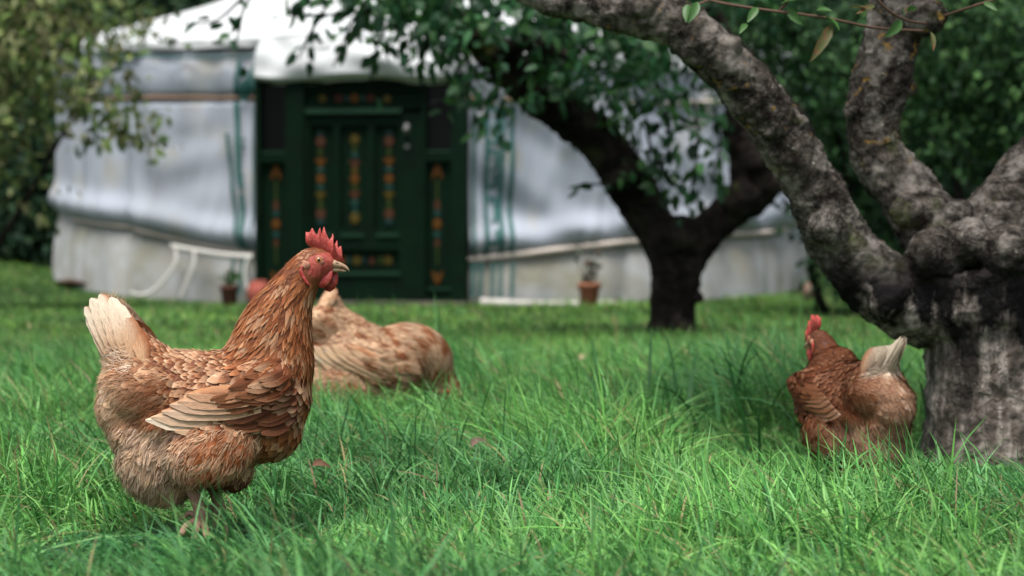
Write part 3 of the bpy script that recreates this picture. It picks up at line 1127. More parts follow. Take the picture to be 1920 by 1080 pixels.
YG = [(.10, .155, .04), (.07, .115, .035), (.16, .19, .065), (.035, .07, .022), (.12, .12, .055), (.22, .24, .11)]
bush('shrub', 'tall yellow-green leafy shrub at the left edge beside the yurt', 'shrub', -230, 13.2,
     [pblob(0, 35, 140, 105, 13.2, 1.0, 1150), pblob(95, 110, 80, 80, 13.0, .6, 220), pblob(-15, 215, 75, 90, 13.0, .8, 360), pblob(190, 15, 110, 50, 13.4, .6, 330),
      pblob(-150, 150, 200, 250, 13.2, 1.0, 1800), pblob(190, 110, 60, 60, 12.8, .25, 130), pblob(222, 210, 24, 38, 12.7, .15, 110), pblob(238, 252, 12, 22, 12.7, .1, 40),
      pblob(20, 335, 55, 50, 13, .4, 60), pblob(165, 180, 30, 40, 12.8, .3, 60)], .088, .045, YG, hang=.7, stems=1)
DG = [(.014, .040, .017), (.010, .030, .013), (.022, .055, .02), (.014, .036, .02)]
bush('hedge_tree', 'dark green tree behind the left slope of the yurt roof', 'tree', 330, 22,
     [pblob(330, 20, 190, 110, 22, 1.5, 2600), pblob(200, 160, 200, 180, 22.5, 1.2, 2200), pblob(480, -80, 160, 90, 22, 1.2, 1200)], .15, .075, DG, 'background trees', mt=m_leaf_matt)
bush('hedge_tree', 'very dark hedge tree low at the far left below the yellow-green shrub', 'tree', -20, 19,
     [pblob(0, 330, 170, 150, 19, 1.2, 2600), pblob(-200, 250, 200, 250, 19, 1.2, 1600), pblob(40, 440, 80, 70, 18.6, .6, 1400), pblob(-60, 430, 120, 90, 18.2, .6, 1200)], .13, .065, DG, 'background trees')
LG = [(.018, .052, .020), (.012, .038, .015), (.028, .076, .024), (.045, .105, .035)]
bush('shrub', 'dark green shrub seen between the two upright limbs of the near apple tree', 'shrub', 1600, 12.2,
     [pblob(1500, 120, 120, 160, 12.2, .7, 2600), pblob(1570, 320, 85, 140, 12.3, .6, 1600), pblob(1590, 470, 70, 70, 12.2, .4, 500), pblob(1420, 0, 150, 80, 12.2, .7, 1300)], .062, .034, LG, 'shrubs behind the apple trees')
bush('shrub', 'brighter green leafy shrub at the upper right edge behind the near apple tree', 'shrub', 1800, 11.4,
     [pblob(1800, 60, 160, 130, 11.4, .8, 3200), pblob(1920, 170, 110, 150, 11.2, .7, 1900), pblob(1760, 230, 110, 110, 11.6, .6, 1500)], .062, .034, LG + [(.07, .15, .045)], 'shrubs behind the apple trees')
bush('shrub', 'shaded dark shrub low at the right behind the fork of the near apple tree', 'shrub', 1760, 12.8,
     [pblob(1760, 340, 180, 130, 12.8, .7, 1500), pblob(1920, 420, 130, 150, 12.6, .7, 900), pblob(1620, 450, 90, 90, 13, .5, 600), pblob(2150, 250, 250, 300, 12.5, 1, 1200)], .08, .042, DG, 'shrubs behind the apple trees')
bush('hedge_tree', 'dark tree behind the right side of the yurt roof', 'tree', 1350, 22.5,
     [pblob(1350, 0, 300, 150, 22.5, 1.5, 2600), pblob(1750, 100, 300, 250, 22, 1.5, 2600), pblob(1560, 380, 140, 160, 21, 1, 900), pblob(900, -120, 300, 60, 23, 1.5, 1200)], .16, .08, DG, 'background trees')

# thick far hedge that closes the view: dark twiggy core + leaves
core_m = mat('dense_hedge_core', (.010, .020, .010), .95, .05, noise=(4, 6, (.02, .04, .015), .45, .65), bump=(6, 1, .2))
aa = np.linspace(-1.15, 1.15, 160)
zz = np.linspace(-.2, 6.5, 40)
A, Z = np.meshgrid(aa, zz)
Rr = 26 - 3 * np.sin((Z + .2) / 6.7 * math.pi) + .8 * fn(A * 16, Z * .8, 4) + .3 * fn(A * 50, Z * 2.5, 6)
Rr = Rr + np.clip(Z - 5.5, 0, 2) * 2
V = np.stack([Rr * np.sin(A), Rr * np.cos(A), Z], -1).reshape(-1, 3)
n, k = A.shape
i, j = np.meshgrid(np.arange(n - 1), np.arange(k - 1), indexing='ij')
q = np.stack([i * k + j, i * k + j + 1, (i + 1) * k + j + 1, (i + 1) * k + j], -1).reshape(-1, 4)
hedge = thing('hedge', 'tall dark hedge closing off the garden behind the yurt', 'hedge', (0, 25, 0))
hc = build('core', V, [q], core_m, hedge, origin=(0, 25, 0))
nh = 16000
a = rng.uniform(-.75, .75, nh)
z = rng.uniform(0, 6, nh)
r = 25.6 - 3 * np.sin((z + .2) / 6.7 * math.pi) + .8 * fn(a * 16, z * .8, 4) - rng.uniform(0, .5, nh)
p = np.stack([r * np.sin(a), r * np.cos(a), z], -1)
V, Q, T = leaf_arrays(p, rng.normal(size=(nh, 3)) + (0, 0, -.4), rng.normal(size=(nh, 3)) + (0, -.6, .6), .17 * rng.uniform(.7, 1.3, nh), .085, .2)
o = build('foliage', V, [Q, T], m_leaf_matt, hedge, leaf_cols(nh, DG), origin=(0, 25, 0), smooth=False)
o['kind'] = 'stuff'
# ------------------------------------------------------------------ grass
HENS = [(-.432, 2.755, .13, .085), (-.35, 4.30, .15, .10), (.600, 3.38, .11, .11)]     # x, y, radii of the ground each hen covers
def gmat():
    m = bpy.data.materials.new('grass_blade')
    m.use_nodes = True
    N, L = m.node_tree.nodes, m.node_tree.links
    b = N['Principled BSDF']
    b.inputs['Roughness'].default_value = .5
    b.inputs['Specular IOR Level'].default_value = .18
    a = N.new('ShaderNodeAttribute')
    a.attribute_name = 'Col'
    L.new(a.outputs['Color'], b.inputs['Base Color'])
    tr = N.new('ShaderNodeBsdfTranslucent')
    L.new(a.outputs['Color'], tr.inputs['Color'])
    ms = N.new('ShaderNodeMixShader')
    ms.inputs[0].default_value = .24
    L.new(b.outputs[0], ms.inputs[1])
    L.new(tr.outputs[0], ms.inputs[2])
    L.new(ms.outputs[0], N['Material Output'].inputs[0])
    return m


m_grass = gmat()
GC = np.array([(.104, .296, .068), (.064, .222, .054), (.145, .340, .098), (.128, .326, .116), (.034, .140, .036)])
STRAW = np.array([(.33, .28, .13), (.24, .22, .09), (.28, .19, .12)])


def gheight(x, y):
    """local grass length factor"""
    h = 1.0 + .38 * fn(x * 2.2, y * 2.2, 0) + .24 * fn(x * 6, y * 6, 2)
    near = np.exp(-(((x + .435) / .19) ** 2 + ((y - 2.57) / .27) ** 2))           # trampled clover patch at the near hen's feet
    h = h * (1 - .94 * np.clip(near * 2.2, 0, 1))
    h = h * (1 - .35 * sstep(-.25, -.6, x) * (1 - sstep(3.0, 3.6, y)))
    h = h * (1 - .80 * sstep(.22, .40, x) * sstep(2.45, 3.05, y) * (1 - sstep(3.9, 4.4, y)))
    h = h * (1 - .55 * sstep(4.6, 8.0, y))
    h = h * (1 + .5 * np.exp(-(((x - .52) / .45) ** 2 + ((y - 4.6) / .5) ** 2)))
    return np.clip(h, .05, 2)


def blades(name, n, y0, y1, L, W, seg, xm=.29, label=None, straw=.05, lean=.75):
    u = rng.random(n)
    y = np.sqrt(y0 ** 2 + u * (y1 ** 2 - y0 ** 2))
    x = (rng.random(n) * 2 - 1) * (y * xm + .12)
    # clumping
    k = rng.random(n) < .55
    cx = np.round(x / .05) * .05 + .02 * fn(np.round(x / .05), np.round(y / .05), 3)
    cy = np.round(y / .05) * .05 + .02 * fn(np.round(y / .05), np.round(x / .05), 4)
    x = np.where(k, x * .4 + cx * .6, x)
    y = np.where(k, y * .4 + cy * .6, y)
    h = gheight(x, y)
    ln = L * h * rng.uniform(.45, 1.25, n)
    keep = np.ones(n, bool)
    for hx, hy, rx, ry in HENS:
        d = np.sqrt(((x - hx) / rx) ** 2 + ((y - hy) / ry) ** 2)
        ln = np.where(d < 1.15, np.minimum(ln, .035), ln)
    d = np.sqrt(((x + .43) / .14) ** 2 + ((y - 2.52) / .27) ** 2)      # the clover patch is trodden short
    ln = np.where(d < 1, np.minimum(ln, .016), np.where(d < 1.35, np.minimum(ln, .05), ln))
    tx = near_base[0]
    keep &= ((x - tx) ** 2 + (y - near_base[1]) ** 2) > .135 ** 2
    keep &= ((x - far_base[0]) ** 2 + (y - far_base[1]) ** 2) > .11 ** 2
    keep &= ((x - YC[0]) ** 2 + (y - YC[1]) ** 2) > (YR + .04) ** 2
    x, y, ln = x[keep], y[keep], ln[keep]
    n = len(x)
    az = math.pi * .93 + .9 * fn(x * 1.3, y * 1.3, 6) + rng.normal(size=n) * .75         # mostly leaning to the left
    flip = rng.random(n) < .22
    az = np.where(flip, az + math.pi + rng.normal(size=n) * .5, az)
    bend = np.clip(lean + .30 * rng.normal(size=n), .08, 1.3)
    ld = np.stack([np.cos(az), np.sin(az), np.zeros(n)], -1)
    t = np.linspace(0, 1, seg + 1)
    rise = ln[:, None] * (t - .5 * bend[:, None] * t ** 2) * .92
    out = ln[:, None] * bend[:, None] * (.28 * t + .62 * t ** 2)
    base = np.stack([x, y, ground(x, y) - .004], -1)
    C = base[:, None] + ld[:, None] * out[..., None] + np.array((0, 0, 1.0)) * rise[..., None]
    ta = az + math.pi / 2 + rng.normal(size=n) * .7
    sd = np.stack([np.cos(ta), np.sin(ta), rng.normal(size=n) * .25], -1)
    w = W * rng.uniform(.6, 1.35, n)
    wt = np.array([.8, 1.0, .92, .7, .4])[np.round(np.linspace(0, 4, seg + 1)).astype(int)]
    Vl = C[:, :seg] - sd[:, None] * (w[:, None] * wt[:seg] / 2)[..., None]
    Vr = C[:, :seg] + sd[:, None] * (w[:, None] * wt[:seg] / 2)[..., None]
    V = np.concatenate([Vl, Vr, C[:, seg:]], 1)
    m = 2 * seg + 1
    o = (np.arange(n) * m)[:, None]
    Q = np.vstack([o + np.array([[k_, seg + k_, seg + k_ + 1, k_ + 1]]) for k_ in range(seg - 1)]) if seg > 1 else []
    T = o + np.array([[seg - 1, 2 * seg - 1, 2 * seg]])
    c = GC[rng.integers(0, len(GC), n)] * (1 + .22 * rng.normal(size=(n, 1))).clip(.5, 1.6)
    pat = fn(x * 1.6, y * 1.6, 5)[:, None]
    c = c * (1 + .22 * pat) * np.where(pat > 0, np.array([[1.12, 1.0, .9]]), np.array([[1, 1, 1.06]]))
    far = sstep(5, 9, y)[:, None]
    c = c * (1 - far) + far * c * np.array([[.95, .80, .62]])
    st = rng.random(n) < straw
    c[st] = STRAW[rng.integers(0, 3, st.sum())]
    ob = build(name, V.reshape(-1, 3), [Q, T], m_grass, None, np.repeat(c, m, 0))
    ob['kind'] = 'stuff'
    tag(ob, label, 'grass')
    return ob


blades('grass', 80000, 1.45, 4.3, .160, .0028, 5, label='long tousled green grass in the foreground around the hens')
blades('grass', 30000, 1.45, 4.3, .060, .0022, 3, label='short fine undergrowth of grass between the foreground blades', lean=.9)
blades('grass', 60000, 4.2, 8.6, .180, .0036, 3, label='blurred green grass of the middle lawn around the far apple tree')
blades('grass', 60000, 8.5, 19, .135, .0080, 2, label='short distant lawn in front of the yurt', straw=.05)

# coarse long grass arching beside the right-hand hen
b = Bag()
cl = []
for k in range(120):
    x0, y0 = rng.normal(.50, .20), rng.normal(4.35, .30)
    if abs(x0 - .602) < .12 and abs(y0 - 3.5) < .3:
        continue
    az = rng.uniform(0, 2 * math.pi)
    ln = rng.uniform(.15, .34)
    t = np.linspace(0, 1, 8)
    bend = rng.uniform(.4, 1.0)
    p0 = np.array((x0, y0, float(ground(x0, y0))))
    C = p0 + np.stack([np.cos(az) * ln * bend * t ** 1.8, np.sin(az) * ln * bend * t ** 1.8, ln * (t - .62 * bend * t ** 2.2)], -1)
    w = 0.0034 * np.array([.8, 1, 1.05, 1, .9, .75, .5, .08]) * rng.uniform(.8, 1.3)
    sd = np.array((-math.sin(az), math.cos(az), .2))
    V = np.vstack([C - sd * w[:, None], C + sd * w[:, None]])
    i = np.arange(7)
    b.add(V, np.stack([i, i + 8, i + 9, i + 1], -1), None, np.array((.045, .150, .045)) * rng.uniform(.6, 1.4))
o = b.make('coarse_grass', m_grass)
o['kind'] = 'stuff'
tag(o, 'tall dark coarse grass arching behind the right-hand hen', 'grass')

# clover patch at the near hen's feet
def clover(n, cx, cy, sx, sy, label):
    x, y = rng.normal(cx, sx, n), rng.normal(cy, sy, n)
    z = ground(x, y) + rng.uniform(.002, .012, n)
    Vs, Ts, cs = [], [], []
    c0 = np.stack([x, y, z], -1)
    r = rng.uniform(.004, .0075, n)
    rot = rng.uniform(0, 6.28, n)
    bag = Bag()
    for k in range(n):
        tilt = rng.normal(size=2) * .3
        col_ = np.array((.025, .105, .035)) * rng.uniform(.6, 1.4)
        for l in range(3):
            a_ = rot[k] + l * 2.094
            aa_ = a_ + np.array([0, -.62, -.5, -.16, 0, .16, .5, .62])
            rr_ = r[k] * np.array([0, .75, 1.1, 1.28, 1.12, 1.28, 1.1, .75])
            V = c0[k] + np.stack([rr_ * np.cos(aa_), rr_ * np.sin(aa_), rr_ * (np.cos(aa_) * tilt[0] + np.sin(aa_) * tilt[1]) + .15 * rr_], -1)
            bag.add(V, None, np.array([(0, 1, 2), (0, 2, 3), (0, 3, 4), (0, 4, 5), (0, 5, 6), (0, 6, 7)]), col_)
    ob = bag.make('clover', m_grass)
    ob['kind'] = 'stuff'
    return tag(ob, label, 'clover')


clover(500, -.72, 2.50, .14, .08, 'sparse clover leaves between the grass at the lower left corner')
clover(900, -.47, 2.60, .10, .10, 'low clover leaves in the trampled patch at the front hen\'s foot')
# ------------------------------------------------------------------ hens
# canonical hen: drawn in photo pixels of the near hen (u right, v down), w = sideways (negative = towards its right side)
HS = 2.755 / FPX


def c2l(uvw):
    uvw = np.asarray(uvw, float)
    return np.stack([(uvw[..., 0] - 375) * HS, uvw[..., 2] * HS, (1010 - uvw[..., 1]) * HS], -1)


def l2c(p):
    return np.stack([p[..., 0] / HS + 375, 1010 - p[..., 2] / HS, p[..., 1] / HS], -1)


def m_feather(name, rough=.62):
    m = bpy.data.materials.new(name)
    m.use_nodes = True
    N, L = m.node_tree.nodes, m.node_tree.links
    b = N['Principled BSDF']
    b.inputs['Roughness'].default_value = rough
    b.inputs['Specular IOR Level'].default_value = .12
    a = N.new('ShaderNodeAttribute')
    a.attribute_name = 'Col'
    f = N.new('ShaderNodeAttribute')
    f.attribute_name = 'fuv'
    mp = N.new('ShaderNodeMapping')
    mp.inputs['Scale'].default_value = (14, 2.2, 1)
    L.new(f.outputs['Vector'], mp.inputs['Vector'])
    t = N.new('ShaderNodeTexNoise')
    t.inputs['Scale'].default_value = 2.0
    t.inputs['Detail'].default_value = 3
    L.new(mp.outputs[0], t.inputs['Vector'])
    mr = N.new('ShaderNodeMapRange')
    mr.inputs[1].default_value, mr.inputs[2].default_value = .3, .7
    mr.inputs[3].default_value, mr.inputs[4].default_value = .68, 1.28
    L.new(t.outputs['Fac'], mr.inputs[0])
    mx = N.new('ShaderNodeVectorMath')
    mx.operation = 'SCALE'
    L.new(a.outputs['Color'], mx.inputs[0])
    L.new(mr.outputs[0], mx.inputs['Scale'])
    L.new(mx.outputs[0], b.inputs['Base Color'])
    bn = N.new('ShaderNodeBump')
    bn.inputs['Strength'].default_value = .35
    bn.inputs['Distance'].default_value = .0012
    L.new(t.outputs['Fac'], bn.inputs['Height'])
    L.new(bn.outputs[0], b.inputs['Normal'])
    return m


MF = m_feather('hen_feather')
M_SKIN = mat('hen_body_skin', attr=True, rough=.6, spec=.3, bump=(420, .8, .0012))
M_COMB = mat('red_comb_skin', (.40, .052, .042), .5, .3, noise=(330, 6, (.50, .12, .10), .45, .7), bump=(700, .7, .0009))
M_WATTLE = mat('red_wattle_skin', (.33, .030, .026), .40, .4, noise=(160, 4, (.45, .09, .075), .45, .7), bump=(500, .5, .0008))
M_LOBE = mat('pale_ear_lobe', (.46, .25, .15), .6, .3, noise=(200, 3, (.30, .10, .07), .45, .7), bump=(500, .5, .0008))
M_BEAK = mat('horn_beak', (.36, .235, .145), .40, .4, noise=(180, 3, (.20, .10, .06), .5, .75))
M_EYE = mat('orange_iris', (.42, .17, .045), .12, .5)
M_PUPIL = mat('black_pupil', (.004, .004, .004), .05, .6)
M_LID = mat('eye_ring_skin', (.46, .19, .13), .5, .3)
M_LEG = mat('scaly_leg', (.31, .18, .125), .55, .35, noise=(260, 3, (.24, .12, .085), .48, .68, (1, 1, 3)), bump=(330, 1, .0014, (1, 1, 2.6)))
M_CLAW = mat('claw', (.16, .10, .07), .4, .4)

RUST = np.array((.205, .056, .016))
DARK = np.array((.072, .021, .0095))
CREAM = np.array((.600, .390, .240))
TAN = np.array((.370, .160, .068))
WHITE = np.array((.74, .61, .47))
RED = np.array((.40, .055, .042))

# body built as overlapping ellipsoids: u, v, w, ru, rv, rw, tilt(deg)
ELL = [(415, 768, 0, 152, 104, 96, -6), (500, 745, 0, 86, 104, 84, 0), (300, 742, 0, 112, 82, 80, 8), (308, 862, 0, 90, 96, 72, 0),
       (406, 848, -74, 86, 64, 42, -16), (406, 848, 74, 86, 64, 42, -16), (498, 815, 0, 72, 64, 68, 0), (380, 888, -60, 32, 32, 26, 0), (430, 890, 26, 42, 46, 36, 0),
       (450, 745, -78, 118, 50, 27, -20), (450, 745, 78, 118, 50, 27, -20), (350, 690, 0, 60, 26, 50, 0),
       (225, 770, 0, 42, 55, 52, 0), (250, 815, 0, 46, 46, 56, 0), (330, 800, 0, 80, 50, 84, 0)]
CH = [(503, 700, 88, 76), (512, 655, 77, 66), (521, 615, 65, 56), (537, 578, 51, 45), (556, 545, 42, 37), (574, 518, 37, 31), (589, 502, 32, 25), (603, 501, 27, 19.5), (616, 505, 19, 13.5)]
CT = [(275, 710, 66, 60), (248, 680, 54, 44), (226, 645, 40, 28), (210, 615, 27, 14)]


def ell_arrays(c, r, tilt, b):
    a = np.linspace(-1, 1, 13)
    a = np.sin(a * math.pi / 2)
    ring = np.sqrt(np.maximum(0, 1 - a * a))
    ph = np.arange(16) / 16 * 2 * math.pi
    L_ = np.stack([a[1:-1, None] + 0 * ph[None], ring[1:-1, None] * np.cos(ph)[None], ring[1:-1, None] * np.sin(ph)[None]], -1).reshape(-1, 3)
    L_ = np.vstack([L_, (-1, 0, 0), (1, 0, 0)]) * np.array(r)
    t = math.radians(tilt)
    u = L_[:, 0] * math.cos(t) - L_[:, 1] * math.sin(t)
    v = L_[:, 0] * math.sin(t) + L_[:, 1] * math.cos(t)
    V = c2l(np.stack([c[0] + u, c[1] + v, c[2] + L_[:, 2]], -1))
    n, m = 11, 16
    i, j = np.meshgrid(np.arange(n - 1), np.arange(m), indexing='ij')
    q = np.stack([i * m + j, i * m + (j + 1) % m, (i + 1) * m + (j + 1) % m, (i + 1) * m + j], -1).reshape(-1, 4)
    jj = np.arange(m)
    T = np.vstack([np.stack([np.full(m, n * m), (jj + 1) % m, jj], -1), np.stack([np.full(m, n * m + 1), (n - 1) * m + jj, (n - 1) * m + (jj + 1) % m], -1)])
    b.add(V, q, T)


b = Bag()
for u, v, w, ru, rv, rw, tl in ELL:
    ell_arrays((u, v, w), (ru, rv, rw), tl, b)
for ch in (CH, CT):
    k = catmull(np.array([(c[0], c[1], 0, c[2], c[3]) for c in ch], float), 9)
    for c in k:
        ell_arrays((c[0], c[1], 0), (c[3], c[3], c[4]), 0, b)
BV, BF, BN_ = remesh(np.vstack(b.V), [np.vstack(b.Q), np.vstack(b.T)], .0048, 11)
BC = l2c(BV)
tri = []
for f in BF:
    if f.shape[1] == 3:
        tri.append(f)
    else:
        tri += [f[:, [0, 1, 2]], f[:, [0, 2, 3]]]
TRI = np.vstack(tri)
BVH = BVHTree.FromPolygons([tuple(v) for v in BV], [tuple(int(x) for x in t) for t in TRI])


def inpoly(u, v, poly):
    u, v = np.asarray(u, float), np.asarray(v, float)
    r = np.zeros(u.shape, bool)
    n = len(poly)
    for k in range(n):
        (x0, y0), (x1, y1) = poly[k], poly[(k + 1) % n]
        c = (y0 > v) != (y1 > v)
        r ^= c & (u < (x1 - x0) * (v - y0) / ((y1 - y0) + 1e-12) + x0)
    return r


FACE = [(579, 499), (588, 489), (602, 483), (616, 482), (640, 488), (640, 520), (614, 527), (590, 529), (576, 515)]
WING = [(440, 705), (500, 688), (560, 694), (588, 735), (575, 785), (530, 812), (440, 802), (380, 800), (340, 770), (400, 725)]
lerp0 = lambda a, b_, t: a * (1 - t) + b_ * t
face = inpoly(BC[:, 0], BC[:, 1], FACE) & (BC[:, 0] > 570)
_fd = np.hypot(BC[:, 0:1] - 601, BC[:, 1:2] - 496)
_fr = lerp0(np.array((.44, .105, .075)), np.array((.25, .030, .022)), (.5 + .5 * fn(BC[:, 0:1] * .35, BC[:, 1:2] * .5, 1) + .25 * np.sin(_fd * 1.1)).clip(0, 1))
BCOL = np.where(face[:, None], _fr, RUST * .7)
BCOL = np.where(((BC[:, 1:2] > 800) & (BC[:, 0:1] < 500)) | (BC[:, 0:1] < 280), TAN * .75, BCOL)

FLOW = np.array([(612, 480, -1, .35), (590, 478, -.9, .5), (565, 520, -.6, .8), (590, 530, -.25, .97), (540, 580, -.5, .86), (580, 590, -.12, .99), (510, 620, -.55, .83), (570, 650, -.1, 1), (480, 660, -.8, .6),
                 (570, 720, -.35, .94), (560, 790, -.65, .75), (510, 850, -.8, .6), (500, 720, -.8, .6), (430, 700, -.95, .3), (450, 760, -.88, .47), (380, 680, -1, .1), (330, 690, -.98, .2),
                 (350, 730, -.9, .45), (290, 710, -.95, .25), (280, 770, -.85, .55), (250, 670, -.75, -.66), (220, 610, -.35, -.94), (200, 690, -.85, -.1), (195, 770, -.7, .7), (220, 820, -.6, .8),
                 (300, 860, -.45, .9), (250, 900, -.4, .92), (330, 940, -.2, .98), (410, 820, -.75, .66), (380, 880, -.5, .87), (450, 880, -.3, .95), (350, 810, -.8, .6)], float)


def flow(u, v):
    d2 = (u[:, None] - FLOW[None, :, 0]) ** 2 + (v[:, None] - FLOW[None, :, 1]) ** 2
    w = np.exp(-d2 / (2 * 34 ** 2)) + 1e-7 / (d2 + 1)
    w /= w.sum(1)[:, None]
    return w @ FLOW[:, 2], w @ FLOW[:, 3]


# regions: 0 hackle 1 back/saddle 2 wing covert 3 breast 4 rump 5 fluff/thigh 6 tail base 7 crown
def region(u, v):
    r = np.full(u.shape, 3)
    r[(u < 455) & (v < 760)] = 1
    r[(u < 330) & (v > 705)] = 4
    r[(u < 262) & (v < 790)] = 4
    r[(u < 262) & (v < 705)] = 6
    r[(v > 805) & (u < 500)] = 5
    r[(v > 770) & (u < 420) & (u > 330)] = 5
    ax = (u - 500) * .43 + (v - 700) * -.905
    r[(ax > 18) & (u > 440)] = 0
    r[(ax > 200)] = 7
    r[inpoly(u, v, WING)] = 2
    return r


#        spacing len wid lift
RP = {0: (7.6, 40, 9.5, 2.2), 1: (8.8, 25, 16, 2.6), 2: (11.5, 33, 23, 3.2), 3: (10.5, 33, 18, 2.6), 4: (13, 50, 26, 3.6), 5: (11, 44, 24, 3.0), 6: (13, 52, 22, 3.5), 7: (4.2, 14, 5, 1.0)}
LVL = np.linspace(0, 1, 6)
WID = {0: (.45, .9, 1.0, .85, .5, .06), 1: (.4, .85, 1.0, .98, .72, .18)}


def ribbon(C, Nn, D, W, prof, fold=.16):
    """C,Nn (n,k,3) centre line and normals -> verts (n*k*3) and quads; ridge along the middle"""
    n, k = C.shape[:2]
    S = np.cross(Nn, D)
    S /= np.linalg.norm(S, axis=2)[..., None] + 1e-9
    hw = (W[:, None] * np.array(prof)[None]) / 2
    Lf = C - S * hw[..., None] - Nn * (hw * fold)[..., None]
    Rt = C + S * hw[..., None] - Nn * (hw * fold)[..., None]
    V = np.stack([Lf, C, Rt], 2).reshape(-1, 3)
    o = (np.arange(n) * k * 3)[:, None]
    q = []
    for a in range(k - 1):
        for s_ in (0, 1):
            q.append(o + np.array([[a * 3 + s_, a * 3 + s_ + 1, a * 3 + s_ + 4, a * 3 + s_ + 3]]))
    return V, np.vstack(q)


def sample_surface(n):
    a, b_, c = BV[TRI[:, 0]], BV[TRI[:, 1]], BV[TRI[:, 2]]
    ar = np.linalg.norm(np.cross(b_ - a, c - a), axis=1)
    k = rng.choice(len(TRI), n, p=ar / ar.sum())
    r1, r2 = np.sqrt(rng.random(n)), rng.random(n)
    p = a[k] * (1 - r1)[:, None] + b_[k] * (r1 * (1 - r2))[:, None] + c[k] * (r1 * r2)[:, None]
    nn = np.cross(b_ - a, c - a)[k]
    nn /= np.linalg.norm(nn, axis=1)[:, None] + 1e-9
    return p, nn


def thin(p, rad):
    cell = max(rad)
    g, keep = {}, []
    for i in range(len(p)):
        k = tuple((p[i] // cell).astype(int))
        ok = True
        for ddx in (-1, 0, 1):
            for ddy in (-1, 0, 1):
                for ddz in (-1, 0, 1):
                    for j in g.get((k[0] + ddx, k[1] + ddy, k[2] + ddz), ()):
                        d = p[i] - p[j]
                        if d[0] * d[0] + d[1] * d[1] + d[2] * d[2] < rad[i] * rad[i]:
                            ok = False
                            break
                    if not ok:
                        break
                if not ok:
                    break
            if not ok:
                break
        if ok:
            g.setdefault(k, []).append(i)
            keep.append(i)
    return np.array(keep)


def hug(p0, d0, length, lift0, lift1, k=6):
    """centre lines that follow the body surface"""
    n = len(p0)
    C = np.zeros((n, k, 3))
    Nn = np.zeros((n, k, 3))
    for i in range(n):
        p, d = Vector(p0[i]), Vector(d0[i])
        st = length[i] / (k - 1)
        for a in range(k):
            loc, nr, _, _ = BVH.find_nearest(p)
            d = (d - nr * d.dot(nr)).normalized()
            l = lift0 + (lift1[i] - lift0) * (a / (k - 1)) ** 1.3
            C[i, a] = loc + nr * l
            Nn[i, a] = nr
            p = loc + d * st
    return C, Nn


pt, nt_ = sample_surface(42000)
cc = l2c(pt)
reg = region(cc[:, 0], cc[:, 1])
bad = inpoly(cc[:, 0], cc[:, 1], FACE) & (cc[:, 0] > 572)
pt, nt_, cc, reg = pt[~bad], nt_[~bad], cc[~bad], reg[~bad]
keep = thin(pt, np.array([RP[r][0] for r in reg]) * HS)
pt, nt_, cc, reg = pt[keep], nt_[keep], cc[keep], reg[keep]
nF = len(pt)
fu, fv = flow(cc[:, 0], cc[:, 1])
D0 = np.stack([fu, np.sign(cc[:, 2]) * .12, -fv], -1) + rng.normal(size=(nF, 3)) * np.where(np.isin(reg, (4, 5, 6)), .20, .10)[:, None]
par = np.array([RP[r] for r in reg])
LEN = par[:, 1] * rng.uniform(.75, 1.2, nF) * HS
WD = par[:, 2] * rng.uniform(.8, 1.15, nF) * HS
LIFT = par[:, 3] * rng.uniform(.6, 1.5, nF) * HS * 1.25
FC, FN = hug(pt, D0, LEN, -.0004, LIFT)
FD = np.gradient(FC, axis=1)
FD /= np.linalg.norm(FD, axis=2)[..., None] + 1e-9
prof = np.where((reg == 0)[:, None] | (reg == 7)[:, None], np.array(WID[0])[None], np.array(WID[1])[None])


def ribbon_var(C, Nn, D, W, prof, fold=.16):
    n, k = C.shape[:2]
    S = np.cross(Nn, D)
    S /= np.linalg.norm(S, axis=2)[..., None] + 1e-9
    hw = W[:, None] * prof / 2
    Lf = C - S * hw[..., None] - Nn * (hw * fold)[..., None]
    Rt = C + S * hw[..., None] - Nn * (hw * fold)[..., None]
    V = np.stack([Lf, C, Rt], 2)
    o = (np.arange(n) * k * 3)[:, None]
    q = np.vstack([o + np.array([[a * 3 + s_, a * 3 + s_ + 1, a * 3 + s_ + 4, a * 3 + s_ + 3]]) for a in range(k - 1) for s_ in (0, 1)])
    return V, q


FVt, FQ = ribbon_var(FC, FN, FD, WD, prof)
# colours: per feather base, tip, edge
u, v = cc[:, 0], cc[:, 1]
r1 = rng.random((nF, 1))
base = np.repeat(RUST[None], nF, 0)
tip = np.repeat(RUST[None] * 1.25, nF, 0)
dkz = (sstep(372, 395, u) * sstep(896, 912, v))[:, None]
edge = np.ones((nF, 1)) * 0
mid = np.ones((nF, 1)) * 0


def lerp(a, b_, t):
    return a * (1 - t) + b_ * t


